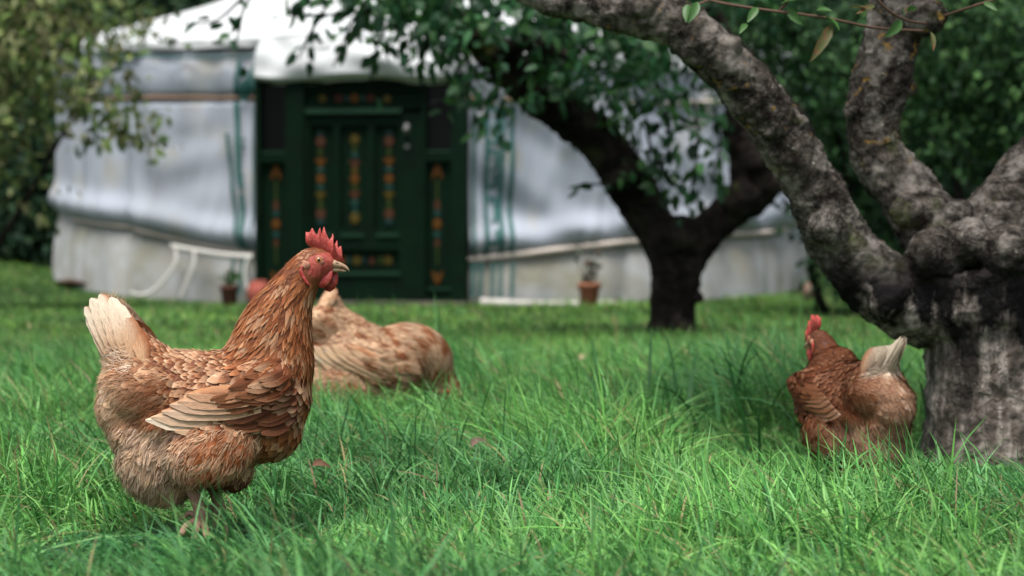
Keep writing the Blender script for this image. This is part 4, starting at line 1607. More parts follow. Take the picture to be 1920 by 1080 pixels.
for k in range(8):
    s_ = reg == k
    q_ = r1[s_]
    if k == 0:
        base[s_] = lerp(DARK * .9, RUST * .95, q_)
        tip[s_] = lerp(RUST * 1.2, TAN * 1.2, q_)
        mid[s_] = .55 * (rng.random((s_.sum(), 1)) < .5)
        edge[s_] = .38
    elif k == 7:
        base[s_], tip[s_] = lerp(RUST * .8, RUST * 1.3, q_), lerp(RUST, TAN, q_)
    elif k == 1:
        t = sstep(470, 330, u[s_])[:, None]
        base[s_] = lerp(lerp(DARK, RUST * .75, q_), lerp(DARK * 1.2, RUST * 1.0, q_), t)
        tip[s_] = lerp(lerp(RUST * 1.3, CREAM * .9, q_), lerp(TAN, CREAM * 1.1, q_), .35 + .5 * t)
        edge[s_] = .34
    elif k == 2:
        base[s_] = lerp(DARK * .8, RUST * .7, q_)
        tip[s_] = lerp(RUST * 1.3, CREAM * .9, (q_ * 1.1).clip(0, 1) * .85)
        edge[s_] = .18
        mid[s_] = .10
    elif k == 3:
        base[s_] = lerp(DARK * .8, RUST * .85, q_)
        tip[s_] = lerp(RUST * 1.2, TAN * 1.25, q_)
        edge[s_] = .34
        mid[s_] = .22
    elif k == 4:
        t = sstep(300, 205, u[s_])[:, None]
        base[s_] = lerp(lerp(RUST * .8, RUST * 1.3, q_), lerp(RUST * 1.3, CREAM * .8, q_), t)
        tip[s_] = lerp(lerp(RUST, TAN * 1.2, q_), lerp(TAN, WHITE, q_), .3 + .65 * t)
        edge[s_] = .25
    elif k == 5:
        f_ = sstep(330, 380, u[s_])[:, None]
        base[s_] = lerp(lerp(np.array((.30, .165, .095)), np.array((.44, .29, .19)), q_), lerp(RUST * 1.2, RUST * 1.9, q_), f_)
        tip[s_] = lerp(lerp(np.array((.42, .26, .16)), np.array((.60, .44, .32)), q_), lerp(RUST * 1.8, CREAM * 1.1, q_ ** 1.8), f_)
        edge[s_] = .25
    else:
        base[s_] = lerp(TAN, CREAM, q_)
        tip[s_] = lerp(CREAM, WHITE, q_)
        br = (u[s_][:, None] > 238)
        base[s_] = np.where(br, lerp(RUST, TAN, q_), base[s_])
        tip[s_] = np.where(br, lerp(TAN, CREAM, q_), tip[s_])
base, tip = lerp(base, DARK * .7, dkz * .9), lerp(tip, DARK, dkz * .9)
T_ = LVL[None, :, None, None]
tt = np.clip((T_ - .62) / .36, 0, 1)
colr = base[:, None, None] * (1 - tt) + tip[:, None, None] * tt
isS = np.array((1.0, 0, 1.0))[None, None, :, None]
colr = colr * (1 - isS * edge[:, None, None]) + tip[:, None, None] * isS * edge[:, None, None]
isM = 1 - isS
colr = colr * (1 - isM * mid[:, None, None]) + tip[:, None, None] * 1.1 * isM * mid[:, None, None]
wpt = np.exp(-(((u - 200) / 26) ** 2 + ((v - 728) / 42) ** 2))[:, None, None, None]
colr = colr * (1 - wpt * .8) + WHITE * wpt * .8
pch = (sstep(.15, .75, fn(u * .045, v * .045, 3)) * np.where(reg == 5, .80, np.where(reg == 4, .68, .36)))[:, None, None, None]
colr = colr * (1 - pch) + CREAM * 1.05 * pch
colr = colr * rng.uniform(.74, 1.26, (nF, 1, 1, 1))
FCOL = np.broadcast_to(colr, (nF, 6, 3, 3)).reshape(-1, 3)
FUV = np.stack(np.broadcast_arrays((np.array((-.5, 0, .5))[None, None] + rng.random((nF, 1, 1)) * 60), LVL[None, :, None] * 1.0 + rng.random((nF, 1, 1)) * 40,
                                   rng.random((nF, 1, 1)) * 10), -1).reshape(-1, 3)
FV = FVt.reshape(-1, 3)

# downy strands (clumped): fringe of thin barbs on fluff, thighs, rump, and short ones elsewhere
ps, ns_ = sample_surface(30000)
sc = l2c(ps)
sr = region(sc[:, 0], sc[:, 1])
ok = np.isin(sr, (4, 5, 6)) | (rng.random(len(ps)) < .10)
ok &= (sr != 5) | (rng.random(len(ps)) < .60)
ok &= ~(inpoly(sc[:, 0], sc[:, 1], FACE) & (sc[:, 0] > 572)) & (sr != 7)
ps, ns_, sc, sr = ps[ok], ns_[ok], sc[ok], sr[ok]
nS = len(ps)
su, sv = flow(sc[:, 0], sc[:, 1])
sd_ = np.stack([su, np.sign(sc[:, 2]) * .1, -sv], -1) + rng.normal(size=(nS, 3)) * .28
sd_ -= ns_ * (sd_ * ns_).sum(1)[:, None]
sd_ /= np.linalg.norm(sd_, axis=1)[:, None]
fl = sr == 5
SL = np.where(fl, 21, np.where(np.isin(sr, (4, 6)), 20, 10)) * rng.uniform(.5, 1.25, nS) * HS
rise = np.where(fl, .42, np.where(sr == 4, .3, .16))[:, None] * rng.uniform(.5, 1.3, (nS, 1))
b0 = ps + ns_ * (np.where(fl, 2.5, 2.0) * HS)[:, None]
p1_ = b0 + (sd_ * .55 + ns_ * rise * .6) * SL[:, None]
p2_ = b0 + (sd_ * 1.0 + ns_ * rise * .8) * SL[:, None]
kd_ = KDTree(nS // 22)
_ci = rng.choice(nS, nS // 22, replace=False)
for a_, c_ in enumerate(_ci):
    kd_.insert(Vector(b0[c_]), a_)
kd_.balance()
_own = np.array([_ci[kd_.find(Vector(x))[1]] for x in b0])
p2_ = np.where(fl[:, None], p2_ * .45 + (p2_[_own] + (b0 - b0[_own]) * .25) * .55, p2_)
p1_ = np.where(fl[:, None], p1_ * .75 + (p1_[_own] + (b0 - b0[_own]) * .6) * .25, p1_)
sw = np.cross(sd_, ns_) * (np.where(fl, 1.5, 1.2) * HS * rng.uniform(.6, 1.2, nS))[:, None]
SV = np.stack([b0 - sw * .5, b0 + sw * .5, p1_ - sw * .42, p1_ + sw * .42, p2_], 1)
o_ = (np.arange(nS) * 5)[:, None]
SQ = o_ + np.array([[0, 1, 3, 2]])
ST = o_ + np.array([[2, 3, 4]])
q_ = rng.random((nS, 1))
f_ = sstep(330, 400, sc[:, 0])[:, None]
scol = np.where(fl[:, None], lerp(lerp(np.array((.30, .17, .10)), np.array((.60, .44, .32)), q_), lerp(RUST * 1.4, CREAM * .8, q_ ** 1.6), f_),
                np.where((sr == 4)[:, None], lerp(RUST * 1.1, CREAM * .85, sstep(320, 200, sc[:, 0])[:, None] * .6 + .3 * q_), np.where((sr == 6)[:, None], lerp(TAN, WHITE, q_), lerp(RUST * .9, TAN * .8, q_))))
pch = (sstep(.15, .75, fn(sc[:, 0] * .045, sc[:, 1] * .045, 3)) * np.where(sr == 5, .75, .4))[:, None]
scol = (scol * (1 - pch) + CREAM * 1.1 * pch) * rng.uniform(.7, 1.25, (nS, 1))
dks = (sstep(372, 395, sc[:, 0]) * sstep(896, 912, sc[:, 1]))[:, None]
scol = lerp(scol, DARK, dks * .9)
SCOL = np.repeat(scol, 5, 0)
SUVW = np.repeat(rng.random((nS, 3)) * 50, 5, 0)
SV = SV.reshape(-1, 3)
# wisps over the tip of the tail
nw = 70
wu = rng.uniform(188, 246, nw)
w0 = np.column_stack([wu, np.interp(wu, (188, 210, 230, 246), (574, 572, 590, 612)), rng.uniform(-16, 16, nw)])
w2 = w0 + np.column_stack([rng.uniform(-2, 15, nw), rng.uniform(-26, -10, nw), rng.normal(size=nw) * 4])
w1 = w0 * .45 + w2 * .55 + np.column_stack([rng.uniform(-3, 1, nw), np.zeros(nw), np.zeros(nw)])
fr_ = np.array((.55, .2, 0))
WV = c2l(np.stack([w0 - fr_, w0 + fr_, w1 - fr_ * .8, w1 + fr_ * .8, w2], 1)).reshape(-1, 3)
o2 = (np.arange(nw) * 5)[:, None] + len(SV)
SV = np.vstack([SV, WV])
SQ = np.vstack([SQ, o2 + np.array([[0, 1, 3, 2]])])
ST = np.vstack([ST, o2 + np.array([[2, 3, 4]])])
SCOL = np.vstack([SCOL, np.tile(CREAM * .9, (nw * 5, 1))])
SUVW = np.vstack([SUVW, rng.random((nw * 5, 3))])


def long_feather(b0, t0, W, w, bow, cbase, ctip, cedge, up, prof=(.35, .8, 1.0, 1.0, .86, .30), k=12):
    """a large single feather from base to tip in canonical px (u,v,w); up = approximate face normal in (u,v,w)"""
    b0, t0 = np.array(b0, float), np.array(t0, float)
    t = np.linspace(0, 1, k)
    C = b0[None] * (1 - t)[:, None] + t0[None] * t[:, None]
    up = np.array(up, float)
    up /= np.linalg.norm(up)
    C = C + up[None] * (bow * np.sin(t * math.pi))[:, None]
    C = C + np.array((t0[1] - b0[1], b0[0] - t0[0], 0))[None] / (np.linalg.norm(t0 - b0) + 1e-6) * (w * np.sin(t * math.pi))[:, None]
    pr = np.interp(t, np.linspace(0, 1, 6), prof)
    pr[-1] = .10
    pr[-2] = max(pr[-2] * .8, .45)
    Cl = c2l(C)
    Nl = np.stack([up[0], up[2], -up[1]])
    Nl = np.broadcast_to(Nl, Cl.shape)
    D = np.gradient(Cl, axis=0)
    D /= np.linalg.norm(D, axis=1)[:, None]
    S = np.cross(Nl, D)
    S /= np.linalg.norm(S, axis=1)[:, None]
    across = np.array((-1, -.5, -.04, .04, .5, 1))
    hw = W * HS * pr / 2 * (1 + .03 * rng.normal(size=k))
    V = Cl[:, None] + S[:, None] * (hw[:, None] * across)[..., None] - Nl[:, None] * (hw[:, None] * .07 * np.abs(across) ** 1.5)[..., None]
    V[:, 2:4] += (Nl * .8 * HS)[:, None]
    m = 6
    i, j = np.meshgrid(np.arange(k - 1), np.arange(m - 1), indexing='ij')
    q = np.stack([i * m + j, i * m + j + 1, (i + 1) * m + j + 1, (i + 1) * m + j], -1).reshape(-1, 4)
    tt_ = np.clip((t - .3) / .6, 0, 1)[:, None, None]
    col = cbase * (1 - tt_) + ctip * tt_ + np.zeros((k, m, 3))
    e = np.array((1.0, .55, 0, 0, 0, 0))[None, :, None]
    col = col * (1 - e) + cedge * e
    col[:, 2:4] *= .93
    uv = np.stack(np.broadcast_arrays((across * .5)[None] * 1.6 + rng.random() * 50, t[:, None] * 3 - np.abs(across)[None] * .8 + rng.random() * 50, rng.random()), -1)
    V = V.reshape(-1, 3)
    # underside so the feather has thickness
    V2 = V - np.repeat(Nl, m, 0) * (.6 * HS)
    nV = len(V)
    return np.vstack([V, V2]), np.vstack([q, q[:, ::-1] + nV]), np.vstack([col.reshape(-1, 3)] * 2), np.vstack([uv.reshape(-1, 3)] * 2)


def side_w(u, v, sgn):
    o = c2l(np.array((u, v, sgn * 400.0)))
    hit, nr, _, _ = BVH.ray_cast(Vector(o), Vector((0, -sgn, 0)))
    return (l2c(np.array(hit))[2] if hit else sgn * 60.0), (np.array((nr[0], -nr[2], nr[1])) if hit else np.array((0, 0, sgn)))


# large feathers: wings
WINGF = {}
for sgn in (-1, 1):
    fs = []
    spots = [((398, 813), (540, 792), 26, 0.0), ((346, 806), (520, 786), 34, 0.0)] + [(np.array((293, 789)) * (1 - x) + np.array((402, 722)) * x, np.array((500, 786)) * (1 - x) + np.array((508, 712)) * x, 38 - 14 * x, x) for x in np.linspace(0, .80, 7)]
    for k, (tipp, bas, wd_, s_) in enumerate(spots):      # folded quills: rounded tips stacked along the upper edge, upper ones on top
        tipp, bas = np.array(tipp, float), np.array(bas, float)
        wb, _ = side_w(*bas, sgn)
        wt = sgn * (104 - 8 * s_)
        off = sgn * (1.5 + .75 * k)
        tipp = tipp + rng.normal(size=2) * 2
        cb, ct = lerp(CREAM * 1.1, RUST * 1.1, s_), lerp(lerp(CREAM, WHITE, rng.random()), lerp(RUST * 1.4, TAN * 1.2, rng.random()), s_ ** .7)
        fs.append(long_feather((*bas, wb + off), (*tipp, wt + off), wd_, 4, 3, cb, ct, lerp((CREAM, TAN * 1.3, CREAM)[k % 3], TAN * 1.4, s_), (0.05, -.25, sgn), prof=(.5, .9, 1.0, 1.0, .88, .4)))
    # short dark coverts in overlapping rows, pale-tipped
    rows = (((412, 748), (462, 818), (88, -38), 26, 8), ((445, 730), (505, 812), (80, -30), 27, 8), ((468, 712), (530, 800), (60, -22), 25, 9), ((490, 700), (548, 784), (46, -16), 21, 8), ((512, 698), (556, 760), (36, -10), 18, 7))
    for row, (t0, t1, db, wd, nn_) in enumerate(rows):
        for k in range(nn_):
            s_ = k / (nn_ - 1)
            tipp = np.array(t0) * (1 - s_) + np.array(t1) * s_ + rng.normal(size=2) * 3
            bas = tipp + np.array(db) * rng.uniform(.9, 1.1)
            bas[0] = min(bas[0], 560)
            wb, _ = side_w(*bas, sgn)
            wt, _ = side_w(*tipp, sgn)
            wt = sgn * (max(abs(wt), 88) if tipp[0] < 505 else abs(wt))
            off = sgn * (9.0 + 1.0 * row - 4 * s_) * (1 if tipp[0] < 505 else .7)
            dk = lerp(DARK * .9, RUST * .62, rng.random())
            tp_ = lerp(RUST, CREAM, rng.uniform(.1, .75)) if row > 1 else lerp(DARK, TAN, rng.uniform(.1, .45))
            fs.append(long_feather((*bas, wb + off * .3), (*tipp, wt + off), wd * rng.uniform(.85, 1.1), 3, 2, dk, tp_, lerp(dk, RUST, .6), (.05, -.25, sgn), k=8))
    WINGF[sgn] = fs

TAILF = []
for sgn in (-1, 1):
    for k, (tp, bp, wd) in enumerate((((165, 604), (236, 718), 38), ((163, 584), (242, 710), 44), ((174, 568), (248, 704), 48), ((192, 560), (254, 700), 52), ((212, 566), (260, 697), 46), ((230, 584), (268, 694), 38), ((248, 610), (282, 692), 32))):
        wv = sgn * (12 + 3 * k)
        brn = float(sstep(4, 6, k))
        TAILF.append(long_feather((*bp, wv * 1.9), (*tp, wv * .8), wd, -8, 5, lerp(TAN, CREAM, .6), lerp(WHITE, lerp(RUST, TAN, .5), brn), lerp((WHITE * .95, TAN)[k % 2], RUST, brn), (.10, -.05, sgn), prof=(.35, .8, 1.0, .96, .72, .12), k=16))

def plate(outline, thick, cw, k_in=.55, tilt=0.0):
    """a fleshy plate from an outline (canonical px): thick in the middle, thin at the rim"""
    o = np.array(outline, float)
    n = len(o)
    d = np.roll(o, -1, 0) - np.roll(o, 1, 0)
    nr = np.column_stack([-d[:, 1], d[:, 0]])
    nr /= np.linalg.norm(nr, axis=1)[:, None] + 1e-9
    area = .5 * np.sum(o[:, 0] * np.roll(o[:, 1], -1) - np.roll(o[:, 0], -1) * o[:, 1])
    inn = o + nr * 1.0 * (1 if area > 0 else -1)
    bm_ = bmesh.new()
    R = [bm_.verts.new(Vector(c2l(np.array((x, y, cw + tilt * (y - o[:, 1].mean())))))) for x, y in o]
    A = [bm_.verts.new(Vector(c2l(np.array((x, y, cw - thick / 2 + tilt * (y - o[:, 1].mean())))))) for x, y in inn]
    B_ = [bm_.verts.new(Vector(c2l(np.array((x, y, cw + thick / 2 + tilt * (y - o[:, 1].mean())))))) for x, y in inn]
    for k in range(n):
        j = (k + 1) % n
        bm_.faces.new((R[k], R[j], A[j], A[k]))
        bm_.faces.new((R[j], R[k], B_[k], B_[j]))
    fa = bm_.faces.new(A)
    fb = bm_.faces.new(B_[::-1])
    bmesh.ops.triangulate(bm_, faces=[fa, fb])
    bmesh.ops.recalc_face_normals(bm_, faces=bm_.faces)
    V = np.array([v_.co[:] for v_ in bm_.verts])
    bm_.verts.index_update()
    tr = [[v_.index for v_ in f.verts] for f in bm_.faces]
    bm_.free()
    q = np.array([f for f in tr if len(f) == 4])
    t = np.array([f for f in tr if len(f) == 3])
    return V, [x for x in (q, t) if len(x)]


zp = lambda pts: [(540 + x * .1575, 430 + y * .1575) for x, y in pts]
COMB = zp([(690, 445), (672, 400), (660, 340), (652, 290), (640, 252), (625, 262), (606, 282), (604, 230), (595, 186), (580, 205), (562, 236), (560, 165), (546, 106), (530, 140), (500, 180), (478, 130), (455, 60), (440, 22),
           (424, 60), (408, 128), (404, 80), (392, 34), (376, 60), (358, 128), (335, 100), (315, 60), (298, 38), (284, 60), (272, 86), (245, 92), (224, 84), (217, 130), (220, 200), (240, 240), (275, 262), (330, 282), (400, 310), (470, 350), (540, 400), (600, 440)])
COMBV = plate(COMB, 6.5, 0)
W1 = zp([(540, 535), (548, 580), (540, 630), (515, 690), (470, 735), (420, 762), (378, 742), (345, 705), (318, 655), (370, 625), (430, 595), (490, 560)])
W2 = zp([(555, 560), (600, 575), (608, 640), (595, 705), (560, 765), (505, 803), (460, 790), (430, 755), (425, 700), (450, 640), (500, 585)])
EARR = zp([(240, 525), (262, 560), (272, 620), (282, 680), (305, 726), (262, 700), (225, 655), (190, 615), (172, 560), (182, 510), (210, 500)])


def sphere_arr(c, r, n=12):
    b_ = Bag()
    ell_arrays(c, r if hasattr(r, '__len__') else (r, r, r), 0, b_)
    return b_.V[0], [b_.Q[0], b_.T[0]]


def tube_c(pts, sides=8):
    """tube in canonical px with radius px"""
    p = np.array(pts, float)
    k = catmull(p, 3.0)
    W = np.column_stack([c2l(k[:, :3]), k[:, 3] * HS])
    V, q, t = tube_arrays(W, sides)
    return V, [q, t]


def ring_c(c, R, r, w):
    a = np.linspace(0, 2 * math.pi, 21)
    return tube_c([(c[0] + R * math.cos(x), c[1] + R * .92 * math.sin(x), w, r) for x in a], 6)


HEADP = []          # (name, (V,F), material, parent key)
HEADP.append(('comb', COMBV, M_COMB, None))
for sgn in (-1, 1):
    HEADP.append(('wattle', plate(W1 if sgn < 0 else W2, 4.5, sgn * 7.0, tilt=sgn * .1), M_WATTLE, None))
    HEADP.append(('ear_lobe', sphere_arr((578, 506, sgn * (abs(side_w(578, 506, sgn)[0]) + .5)), (7.5, 8, 4)), M_LOBE, None))
    lw_ = sgn * (abs(side_w(576, 520, sgn)[0]) + .8)
    HEADP.append(('red_lobe', tube_c([(572, 507, lw_, 2.0), (569.5, 516, lw_, 3.2), (572, 526, lw_, 3.6), (578, 536, lw_, 3.0), (585, 544, lw_, 1.2)], 8), M_WATTLE, None))
    hw_ = abs(side_w(601, 496, sgn)[0])
    ew = sgn * (hw_ - 2.2)
    HEADP.append(('eye', sphere_arr((601, 496.5, ew), (6.6, 6.2, 5.0)), M_EYE, None))
    HEADP.append(('pupil', sphere_arr((601.5, 496.2, ew + sgn * 3.4), (3.2, 3.2, 2.0)), M_PUPIL, 'eye'))
    HEADP.append(('eyelid', ring_c((601, 496.5), 6.9, 1.2, ew + sgn * 2.0), M_LID, 'eye'))
    HEADP.append(('eyelid', ring_c((601, 497), 9.3, .95, ew + sgn * .9), M_LID, 'eye'))
HEADP.append(('beak', tube_c([(618, 502, 0, 9.6), (628, 504, 0, 8.8), (637, 506, 0, 7.2), (645, 508.5, 0, 5.2), (651, 511.5, 0, 3.4), (655, 515, 0, 1.8), (656, 518, 0, .5)], 10), M_BEAK, None))
HEADP.append(('lower_beak', tube_c([(618, 513, 0, 6.4), (630, 514.5, 0, 5.4), (640, 515.5, 0, 4.0), (648, 517, 0, 2.2), (651, 517.5, 0, .6)], 10), M_BEAK, 'beak'))
HEADP.append(('nostril', sphere_arr((634, 502, -7.0), (3.2, 1.2, 1.2)), M_CLAW, 'beak'))


def leg_parts(sgn, ox, oy):
    """ox, oy shift of the foot in px"""
    wz = sgn * 46
    out = [('leg', tube_c([(368 + ox, 875, wz, 19), (363 + ox, 903, wz, 14), (371 + ox, 930, wz, 12), (380 + ox, 955, wz, 11.5), (383 + ox, 972, wz - 3, 13.5), (383 + ox, 984, wz - 4, 9)], 10), M_LEG, None)]
    a = (383 + ox, 976, wz - 4)
    toes = [((352 + ox, 1002, wz - 44), (361 + ox, 986, wz - 24), 6.8), ((378 + ox, 1010, wz - 62), (381 + ox, 988, wz - 30), 7.4), ((402 + ox, 1010, wz - 52), (396 + ox, 990, wz - 26), 7.0), ((348 + ox, 976, wz + 8), (364 + ox, 966, wz + 2), 5.0)]
    for tp, md, r in toes:
        out.append(('toe', tube_c([(*a, r * 1.15), (*md, r), ((tp[0] * .6 + md[0] * .4), tp[1] * .7 + md[1] * .3, tp[2] * .6 + md[2] * .4, r * .92), (*tp, r * .7)], 8), M_LEG, 'leg'))
        d = np.array(tp, float) - np.array(md, float)
        d /= np.linalg.norm(d)
        e = np.array(tp) + d * 11 + (0, 3, 0)
        out.append(('claw', tube_c([(*tp, r * .62), (*(np.array(tp) + d * 6), r * .42), (*e, .4)], 6), M_CLAW, 'leg'))
    return out


def pose_fn(drop=0, tail=0, tail_s=1.0, bend=0, shrink=1.0, turn=0.0, pivot=(505, 715), trunk=0.0, tp=(380, 900)):
    ax = np.array((.43, -.905))

    def f(p):
        c = l2c(np.asarray(p, float)).reshape(-1, 3)
        rel = c[:, :2] - np.array((500, 700))
        a = rel @ ax
        s_ = sstep(-5, 150, a)
        al = np.maximum(a, 0)
        sh = np.where(al > 0, -(1 - shrink) * np.minimum(al, 170), 0)
        c[:, :2] += sh[:, None] * ax[None] * 1.0
        an = math.radians(bend) * s_
        r2 = c[:, :2] - np.array(pivot)
        c[:, 0] = pivot[0] + r2[:, 0] * np.cos(an) - r2[:, 1] * np.sin(an)
        c[:, 1] = pivot[1] + r2[:, 0] * np.sin(an) + r2[:, 1] * np.cos(an)
        if turn:
            tn = math.radians(turn) * sstep(20, 210, a)
            x, w = c[:, 0] - 540, c[:, 2].copy()
            c[:, 0] = 540 + x * np.cos(tn) - w * np.sin(tn)
            c[:, 2] = x * np.sin(tn) + w * np.cos(tn)
        if tail_s != 1:
            k = sstep(285, 235, c[:, 0]) * sstep(740, 690, c[:, 1])
            f_ = 1 - (1 - tail_s) * k
            c[:, 0] = 275 + (c[:, 0] - 275) * f_
            c[:, 1] = 700 + (c[:, 1] - 700) * f_
            rx, ry = c[:, 0] - 275, c[:, 1] - 700
            al_ = -.53 * rx - .85 * ry
            pe_ = .85 * rx - .53 * ry
            pe_ = pe_ * (1 - .55 * k)
            c[:, 0] = np.where(k > 0, 275 - .53 * al_ + .85 * pe_, c[:, 0])
            c[:, 1] = np.where(k > 0, 700 - .85 * al_ - .53 * pe_, c[:, 1])
            c[:, 2] *= 1 - .6 * k
        if tail:
            tn = math.radians(tail) * sstep(300, 225, c[:, 0]) * sstep(780, 690, c[:, 1])
            x, y = c[:, 0] - 275, c[:, 1] - 710
            c[:, 0] = 275 + x * np.cos(tn) - y * np.sin(tn)
            c[:, 1] = 710 + x * np.sin(tn) + y * np.cos(tn)
        c[:, 1] += drop
        if trunk:
            t = math.radians(trunk)
            r2 = c[:, :2] - np.array(tp)
            c[:, 0] = tp[0] + r2[:, 0] * math.cos(t) - r2[:, 1] * math.sin(t)
            c[:, 1] = tp[1] + r2[:, 0] * math.sin(t) + r2[:, 1] * math.cos(t)
        return c2l(c)
    return f


def make_hen(label, loc, yaw, pose, tint, scale=1.0, legs=(0, 0), tail_fan=1.0):
    """tint(col, V) recolours this hen's plumage"""
    t = thing('hen', label, 'hen', loc, 'hens on the lawn', (0, 0, yaw))
    t.scale = scale if isinstance(scale, tuple) else (scale,) * 3
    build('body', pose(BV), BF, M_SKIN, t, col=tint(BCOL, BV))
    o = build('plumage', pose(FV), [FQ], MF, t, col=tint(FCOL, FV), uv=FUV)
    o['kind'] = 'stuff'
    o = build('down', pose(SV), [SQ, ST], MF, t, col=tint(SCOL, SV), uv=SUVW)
    o['kind'] = 'stuff'
    last = {}
    for nm, (V, F), mt, par in HEADP:
        V = np.asarray(V)
        o = build(nm, pose(V), F, mt, last.get(par, t))
        if par is None:
            last[nm] = o
    for sgn in (-1, 1):
        w = None
        for V, q, c, uv in WINGF[sgn]:
            o = build('wing' if w is None else 'wing_feather', pose(V), [q], MF, w or t, col=tint(c, V), uv=uv)
            w = w or o
    w = None
    for V, q, c, uv in TAILF:
        o = build('tail' if w is None else 'tail_feather', pose(V), [q], MF, w or t, col=tint(c, V), uv=uv)
        w = w or o
    for sgn, (ox, oy) in ((-1, (0, 0)), (1, legs)):
        for nm, (V, F), mt, par in leg_parts(sgn, ox, oy):
            o = build(nm, V, F, mt, last.get('leg') if par else t)
            if par is None:
                last['leg'] = o
    return t


def t_plain(c, V):
    return c


def t_pale(c, V):
    g = c.mean(1, keepdims=True)
    cu = l2c(V)
    k = (.92 * sstep(-.6, .1, fn(cu[:, 0] * .05, cu[:, 1] * .06, 2)))[:, None]
    out = c * (1 - k) + CREAM * k * (.50 + 1.5 * g)
    d = (.55 * sstep(.2, .8, fn(cu[:, 0] * .13, cu[:, 1] * .16, 4)))[:, None]
    return out * (1 - d) + RUST * .75 * d


def t_rich(c, V):
    lo = np.array((.098, .028, .0105))
    cu = l2c(V)
    k = (.28 + .50 * sstep(240, 330, cu[:, 0]))[:, None] * sstep(225, 250, cu[:, 0])[:, None]
    tl = (sstep(285, 265, cu[:, 0]) * sstep(712, 690, cu[:, 1]))[:, None]
    c = lerp(c, WHITE * (.12 + 1.25 * c.mean(1, keepdims=True)), tl * .8)
    k = np.maximum(k, .58 * (1 - tl))
    k = k * (1 - tl)
    return c * (1 - k) + (lo * (.45 + 2.1 * c.mean(1, keepdims=True))) * k


g0 = G(375, 1010)
make_hen('front hen in sharp focus with a tall red comb and raised white tail', (P(375, 1010, 2.755)[0], 2.755, float(ground(-.43, 2.755)) + .004), 0.0, pose_fn(), t_plain, legs=(22, 0))
make_hen('pale speckled hen with its head down in the grass behind the front hen', (P(578, 760, 4.3)[0], 4.3, float(ground(-.30, 4.3)) - .01), math.radians(8),
         pose_fn(bend=82, shrink=.5, trunk=32, tail=0, tail_s=.05), t_pale, (1.33, 1.15, 1.15), legs=(40, 0))
make_hen('dark rust hen seen from behind beside the near apple tree trunk', (P(1608, 870, 3.38)[0], 3.38, float(ground(.60, 3.38)) - .006), math.radians(180 - 65),
         pose_fn(bend=8, shrink=.24, turn=0, tail=-8, tail_s=.80, drop=34), t_rich, .94, legs=(30, 0))
# ------------------------------------------------------------------ pots, stone, fallen leaves
m_terra = mat('terracotta', (.30, .105, .055), .85, .2, noise=(30, 4, (.24, .13, .09), .45, .7), bump=(90, .3, .002))
m_terrab = mat('dull_brown_pot', (.105, .045, .030), .85, .2, noise=(30, 4, (.07, .04, .03), .45, .7), bump=(90, .3, .002))
m_soil = mat('potting_soil', (.03, .02, .015), .95, .1, bump=(120, 1, .01))
m_potleaf = mat('pot_plant_leaf', attr=True, rough=.5, spec=.3, trans=.25)
m_petal = mat('pink_petal', (.42, .16, .12), .6, .2, trans=.3)


def lathe(prof, n=28):
    prof = np.array(prof)
    a = np.arange(n) / n * 2 * math.pi
    V = np.stack([prof[:, None, 0] * np.cos(a)[None], prof[:, None, 0] * np.sin(a)[None], prof[:, None, 1] + 0 * a[None]], -1).reshape(-1, 3)
    k = len(prof)
    i, j = np.meshgrid(np.arange(k - 1), np.arange(n), indexing='ij')
    q = np.stack([i * n + j, i * n + (j + 1) % n, (i + 1) * n + (j + 1) % n, (i + 1) * n + j], -1).reshape(-1, 4)
    return V, q


def pot(px, py, Y, R, Hh, label, mt, plant=None):
    base = P(px, py, Y)
    base[2] = float(ground(base[0], Y))
    t = thing('flower_pot', label, 'flower pot', base, 'flower pots by the yurt')
    prof = [(0, 0), (R * .66, 0), (R * .70, .004), (R * .88, Hh * .74), (R * .90, Hh * .75), (R * 1.0, Hh * .76), (R * 1.03, Hh * .98), (R * .98, Hh), (R * .90, Hh), (R * .86, Hh * .80)]
    V, q = lathe(prof)
    build('pot', V, [q], mt, t)
    V, q = lathe([(0, Hh * .86), (R * .5, Hh * .87), (R * .88, Hh * .84)])
    build('soil', V, [q], m_soil, t)
    if plant:
        b = Bag()
        Pp, Dd = [], []
        for k in range(plant['stems']):
            a = rng.uniform(0, 6.28)
            hh = plant['h'] * rng.uniform(.5, 1.0)
            e = np.array((math.cos(a) * plant['spread'] * rng.random(), math.sin(a) * plant['spread'] * rng.random(), Hh + hh))
            s_ = np.array((math.cos(a) * R * .3, math.sin(a) * R * .3, Hh * .84))
            path = catmull(np.array([(*s_, .004), (*(s_ * .5 + e * .5 + rng.normal(size=3) * .01), .0035), (*e, .002)]), .02)
            b.tube(path, 5)
            for _ in range(plant['leaves']):
                p = path[rng.integers(len(path) // 4, len(path)), :3]
                Pp.append(p + rng.normal(size=3) * .012)
                Dd.append(rng.normal(size=3) + (0, 0, .3))
            if k < plant['flowers']:
                fb = Bag()
                for l in range(6):
                    aa = l / 6 * 6.28
                    V, Q, T = leaf_arrays(np.array([e]), np.array([[math.cos(aa), math.sin(aa), .5]]), np.array([[0, 0, 1.0]]), .034, .024, .1)
                    fb.add(V, Q, T)
                fb.make('flower', m_petal, t, smooth=False)
        b.make('stem', mat('pot_plant_stem', (.07, .06, .035), .7, .2), t)
        Pp, Dd = np.array(Pp), np.array(Dd)
        n = len(Pp)
        V, Q, T = leaf_arrays(Pp, Dd, rng.normal(size=(n, 3)) + (0, 0, .8), plant['leaf'] * rng.uniform(.6, 1.2, n), plant['leaf'] * .55, .2)
        o = build('foliage', V, [Q, T], m_potleaf, t, leaf_cols(n, plant['cols']), smooth=False)
        o['kind'] = 'stuff'
    return t


